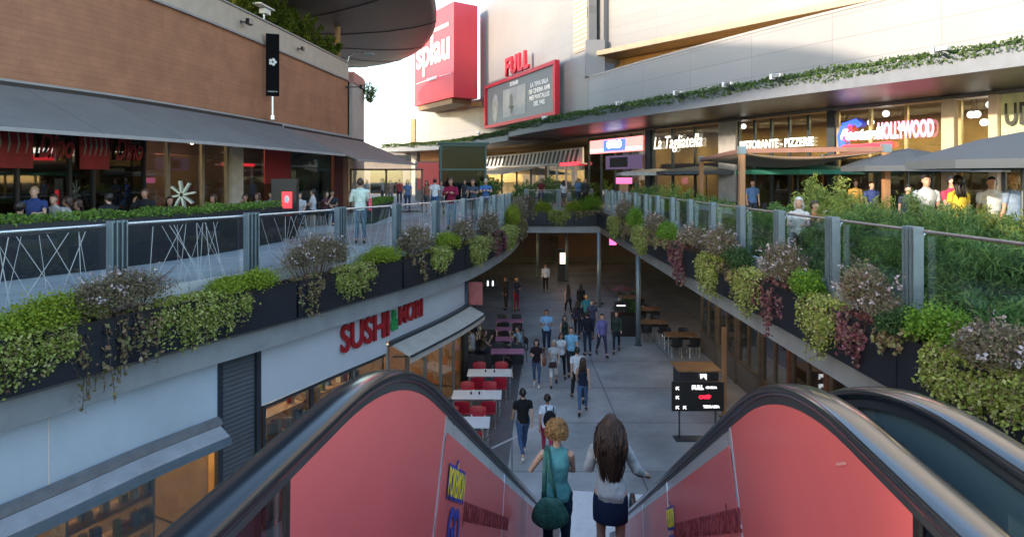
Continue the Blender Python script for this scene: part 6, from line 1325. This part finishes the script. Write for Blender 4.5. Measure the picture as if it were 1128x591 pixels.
# shops closing the passage
ps = empty('passage_shops', (2,56,0), 0, 'dim shops closing the far end of the covered passage', 'shop front'); m = MB(); m.box((0,0,2.15), (34,.3,4.28)); m.build('wall', pm('passage_wall', (.03,.03,.032), .7, var=.5, scale=.4), ps)
for x, w, c in ((-6,3.4,(.10,.12,.13)),(-1.6,3.2,(.10,.15,.03)),(2.2,2.4,(.14,.05,.04)),(6,3.8,(.40,.16,.05)),(10,3,(.2,.08,.04))): m = MB(); m.box((x-2,-.2,1.9), (w,.06,2.9)); f = m.build('window', em('dim_win_%d' % x, tuple(q*.25 for q in c), .02), ps); m = MB(); m.box((x-2,-.24,1.9), (.08,.05,2.9)); m.box((x-2,-.24,2.6), (w,.05,.08)); m.build('window_bar', M_black, f)
for x in (.5,1.6,2.6,3.8,4.9,6.1): m = MB(); m.sphere((x,-3,3.6), .10, 8); m.build('lamp', em('warm_bulb', (1,.5,.2), 6), ps)
o = link('lettering', text_mesh('lettering', 'DC GRILL', .75, em('pale_letter', (.9,.95,.9), .9), fat=.03), ps); o.location = (1.9,-2.6,3.05); o.rotation_euler = (R(90),0,0)
m = MB(); m.box((1.9,-2.5,3.05), (3.8,.08,.8)); m.build('letter_board', M_black, ps)
area((6.5,33,4.2), (1.5,1.5), 4, (1,.6,.35)); area((3,50,4.2), (3,2), 3, (1,.7,.45)); area((7.2,22,4.2), (.8,4), 7, (1,.62,.36))
# promotion stand
o = empty('promotion_stand', (5.25,30.0,0), 0, 'dark promotion stand with red umbrella frame and plants left of the tall column', 'stand'); m = MB(); m.box((0,0,.5), (1.1,.8,.98)); m.build('counter', M_black, o, bevel=.01); m = MB(); m.tube([(0,.3,0),(0,.3,2.3)], .03, 8); m.build('pole', M_steel_d, o)
m = MB(); n = 10; m.lathe([(.5,2.05),(.51,2.08),(.3,2.2),(.04,2.3)], n=8, c=(0,.3,0)); m.build('canopy', pm('dark_red_canopy', (.09,.025,.025), .7), o)
C = clump_points(1500, (.1,-.1,1.25), (.6,.4,.5), 18); v, f = leaf_arrays(C, .12, .5); link('foliage', np_mesh('foliage', [(v, f, 0)], [LM['dark']]), o)
m = MB(); m.box((-.2,-.42,1.45), (.6,.04,.35)); m.build('menu_board', M_black, o); m = MB(); m.box((-.2,-.445,1.45), (.4,.01,.05)); m.build('menu_line', ml, o)
# right hand lower shops
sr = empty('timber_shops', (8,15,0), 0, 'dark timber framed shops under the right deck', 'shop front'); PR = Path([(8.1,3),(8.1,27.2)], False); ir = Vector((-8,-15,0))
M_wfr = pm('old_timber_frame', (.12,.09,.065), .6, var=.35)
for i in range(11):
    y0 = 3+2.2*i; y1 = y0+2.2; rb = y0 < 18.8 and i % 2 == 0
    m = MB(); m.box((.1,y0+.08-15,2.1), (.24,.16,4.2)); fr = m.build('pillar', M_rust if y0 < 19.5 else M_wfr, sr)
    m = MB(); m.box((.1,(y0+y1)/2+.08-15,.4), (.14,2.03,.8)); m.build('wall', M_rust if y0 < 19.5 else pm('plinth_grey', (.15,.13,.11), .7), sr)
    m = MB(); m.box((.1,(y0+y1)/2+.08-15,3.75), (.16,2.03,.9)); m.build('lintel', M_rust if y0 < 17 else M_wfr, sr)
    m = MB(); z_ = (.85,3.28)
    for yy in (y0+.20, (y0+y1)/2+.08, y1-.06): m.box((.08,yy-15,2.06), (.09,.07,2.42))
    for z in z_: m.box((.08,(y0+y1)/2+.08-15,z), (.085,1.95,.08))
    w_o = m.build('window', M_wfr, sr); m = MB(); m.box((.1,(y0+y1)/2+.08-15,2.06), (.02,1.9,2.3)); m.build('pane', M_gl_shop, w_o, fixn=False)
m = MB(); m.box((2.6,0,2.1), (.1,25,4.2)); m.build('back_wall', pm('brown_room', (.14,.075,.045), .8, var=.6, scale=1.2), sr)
for y in (6,10,14,18,21,24,26.5): area((9.2,y,4.1), (.8,.8), 9, (1,.62,.34))
k = 0
for y, z, c in ((20.6,3.25,M_warm),(24.0,3.0,M_warm),(18.4,3.0,em('red_bulb', (1,.05,.05), 5))):
    o = empty('wall_lamp', (7.75,y,z), 0, ('amber lantern on the timber shop front near the fascia','small warm lantern far along the timber shop front','red round lamp on the timber shop front')[k], 'lamp'); k += 1; m = MB(); m.sphere((0,0,0), .12, 10); m.build('bulb', c, o); m = MB(); m.beam((0,0,.14), (.3,0,.2), .04, .04); m.build('bracket', M_black, o)
# ================================================================== right terrace furniture
pg = empty('pergola', (9.5,23,DK), 0, 'timber pergola with beige shade cloth on the right terrace', 'pergola'); cor = [(7.2,20.0),(10.9,18.6),(13.2,27.0),(8.6,29.0)]; iv = Vector((-9.5,-23,0)); hz = 2.68
for x, y in cor: m = MB(); m.box((x-9.5,y-23,hz/2), (.17,.17,hz)); m.build('post', M_oak, pg, bevel=.006); m = MB(); m.box((x-9.5,y-23,hz+.04), (.22,.22,.24)); m.build('post_cap', M_steel, pg)
for i in range(4):
    a, b = cor[i], cor[(i+1) % 4]; m = MB(); m.beam((a[0]-9.5,a[1]-23,hz+.02), (b[0]-9.5,b[1]-23,hz+.02), .10, .14); m.build('beam', M_rust if 0 else pm('redbrown_beam', (.22,.11,.08), .6), pg)
m = MB(); n = 10; vs = []; c4_ = [Vector((x-9.5,y-23,hz-.05)) for x, y in cor]
for i in range(n+1):
    for j in range(n+1):
        u, v_ = i/n, j/n; p = c4_[0]*(1-u)*(1-v_)+c4_[1]*u*(1-v_)+c4_[2]*u*v_+c4_[3]*(1-u)*v_; p[2] -= .45*math.sin(u*math.pi)*.9*(.4+.6*math.sin(v_*math.pi)); vs.append(p)
m.add(vs, [(i*(n+1)+j, (i+1)*(n+1)+j, (i+1)*(n+1)+j+1, i*(n+1)+j+1) for i in range(n) for j in range(n)]); o = m.build('shade_cloth', pm('beige_shade', (.30,.25,.20), .85, var=.1), pg, smooth=True); so_ = o.modifiers.new('t', 'SOLIDIFY'); so_.thickness = .012
def umbrella(x, y, r, he, hp_, mat, label, cat='umbrella'):
    o = empty('parasol', (x,y,DK), R(22), label, cat, 'parasols on the right terrace'); m = MB(); m.tube([(0,0,.05),(0,0,hp_)], .03, 10); m.build('pole', M_steel_d, o); m = MB(); m.lathe([(.3,0),(.3,.05),(.06,.09)], n=16); m.build('base', M_conc, o)
    m = MB(); N = 8; vs = [(0,0,hp_)]
    for rr_, zz in ((.35,.24),(.7,.62),(1.0,1.0)):
        for k in range(16): a = 2*math.pi*k/16; q = r*rr_*(1 if k % 2 == 0 else .93); vs.append((q*math.cos(a), q*math.sin(a), hp_-(hp_-he)*zz))
    for k in range(16): a = 2*math.pi*k/16; q = r*(1 if k % 2 == 0 else .93); vs.append((q*math.cos(a), q*math.sin(a), he-.16))
    fs = [(0,1+k,1+(k+1) % 16) for k in range(16)]+[(1+i*16+k, 1+(i+1)*16+k, 1+(i+1)*16+(k+1) % 16, 1+i*16+(k+1) % 16) for i in range(3) for k in range(16)]; m.add(vs, fs); q = m.build('canopy', mat, o); s_ = q.modifiers.new('t', 'SOLIDIFY'); s_.thickness = .008
    for k in range(8): a = 2*math.pi*k/8; m = MB(); m.tube([(0,0,hp_-.06),(r*.97*math.cos(a), r*.97*math.sin(a), he-.02)], .010, 5); m.build('rib', M_steel_d, o)
M_umb = pm('grey_parasol', (.06,.075,.09), .8, var=.08)
for a in ((11.6,18.7,1.75,2.2,2.72,M_umb,'smaller grey parasol left of the big parasol'),(9.6,12.0,1.9,2.18,2.72,M_umb,'big grey parasol cut by the right picture edge'),(11.2,25,2.3,2.15,2.45,pm('green_parasol', (.05,.30,.24), .8),'flat green parasol behind the smaller grey one'),
          (10.2,33.5,2.6,2.2,2.5,M_umb,'grey parasol behind the pergola under the cream capitals'),(8.4,37,2.4,2.15,2.4,pm('pale_parasol', (.45,.47,.46), .8),'pale parasol left behind the pergola'),(14.5,22,2.2,2.2,2.6,M_umb,'grey parasol farthest back on the right')): umbrella(*a)
k = 0
for x, y in ((8.9,14.6),(10.6,15.9),(9.8,21.5),(11.5,22.3),(12.0,19.2),(9.2,25.5),(10.9,13.2),(13.5,16.5)):
    lb = ['table behind the seated white haired woman','table under the smaller grey parasol edge','table in the middle below the pergola cloth','table at the right below the pergola cloth','table at the smaller grey parasol pole','table at the back below the pergola cloth','table near the big parasol pole','table far right of the parasols'][k]; k += 1
    place('terr', lambda: make_table(M_wdt, .8, .8), x, y, 15, 'brown '+lb, 'table', 'tables on the right terrace', DK)
    for j, (dx, dy, rz) in enumerate(((0,.62,180),(0,-.62,0),(-.62,0,-90),(.62,0,90))): place('bchair', bk_, x+dx, y+dy, rz+random.uniform(-12,12), 'black %s chair of the %s' % (('rear','front','left','right')[j], lb), 'chair', 'chairs on the right terrace', DK)
o = empty('menu_totem', W(314,211,19.6), 0, 'black menu totem with a red square under the awning', 'totem'); o.location.z = DK; m = MB(); m.box((0,0,.92), (.78,.22,1.82)); m.build('body', M_black, o, bevel=.01); m = MB(); m.box((.1,-.12,1.18), (.30,.02,.50)); m.build('poster', em('red_poster', (.95,.03,.04), 1.2), o)
m = MB(); m.sphere((.1,-.135,1.2), (.08,.01,.12), 8); m.build('emblem', M_whitep, o)
o = empty('ornament', W(201,214,19), 0, 'silver star shaped ornament behind the hedge', 'ornament'); o.location.z = DK; m = MB(); m.tube([(0,0,0),(0,0,1.0)], .03, 8); m.build('stand', M_steel_d, o); m = MB()
for kk in range(8): a = R(45*kk+10); m.beam((0,0,1.35), (.38*math.cos(a), 0, 1.35+.42*math.sin(a)), .06, .13, up=(0,1,0))
m.build('star', pm('silver_plastic', (.50,.60,.58), .3, metal=.3), o)
o = empty('menu_stand', W(687,205,36), 0, 'orange timber stand with pink menu board at the right row of posts', 'menu board'); o.location.z = DK; m = MB(); m.box((0,0,.9), (.5,.2,1.8)); m.build('body', M_oak, o); m = MB(); m.box((0,-.12,1.7), (.9,.05,.35)); m.build('board', em('pink_board', (.8,.15,.35), .7), o)
# glazed windbreak frame at the end of the terrace
o = empty('windbreak', (-6.6,34,DK), 0, 'brown framed glass windbreak below the brown awning', 'windbreak'); m = MB()
for x in (-2.0,-.1,1.8): m.box((x,0,1.15), (.09,.09,2.3))
m.box((-.1,0,2.3), (3.9,.09,.09)); m.box((-.1,0,.08), (3.9,.09,.09)); m.build('frame', pm('bronze_frame', (.11,.06,.04), .5), o); m = MB(); m.box((-.1,0,1.2), (3.75,.02,2.1)); m.build('glass', M_glass, o, fixn=False)
o = empty('red_poster', (-6.2,52,DK), 0, 'big red poster window far beyond the windbreak', 'poster'); m = MB(); m.box((0,0,2.0), (3,.1,2.2)); m.build('panel', em('far_red', (.40,.08,.08), .3), o); m = MB(); m.box((0,.1,1.6), (3.4,.1,3.2)); m.build('frame', M_conc, o)
print('objects', len(bpy.data.objects), 'polys', sum(len(m.polygons) for m in bpy.data.meshes))
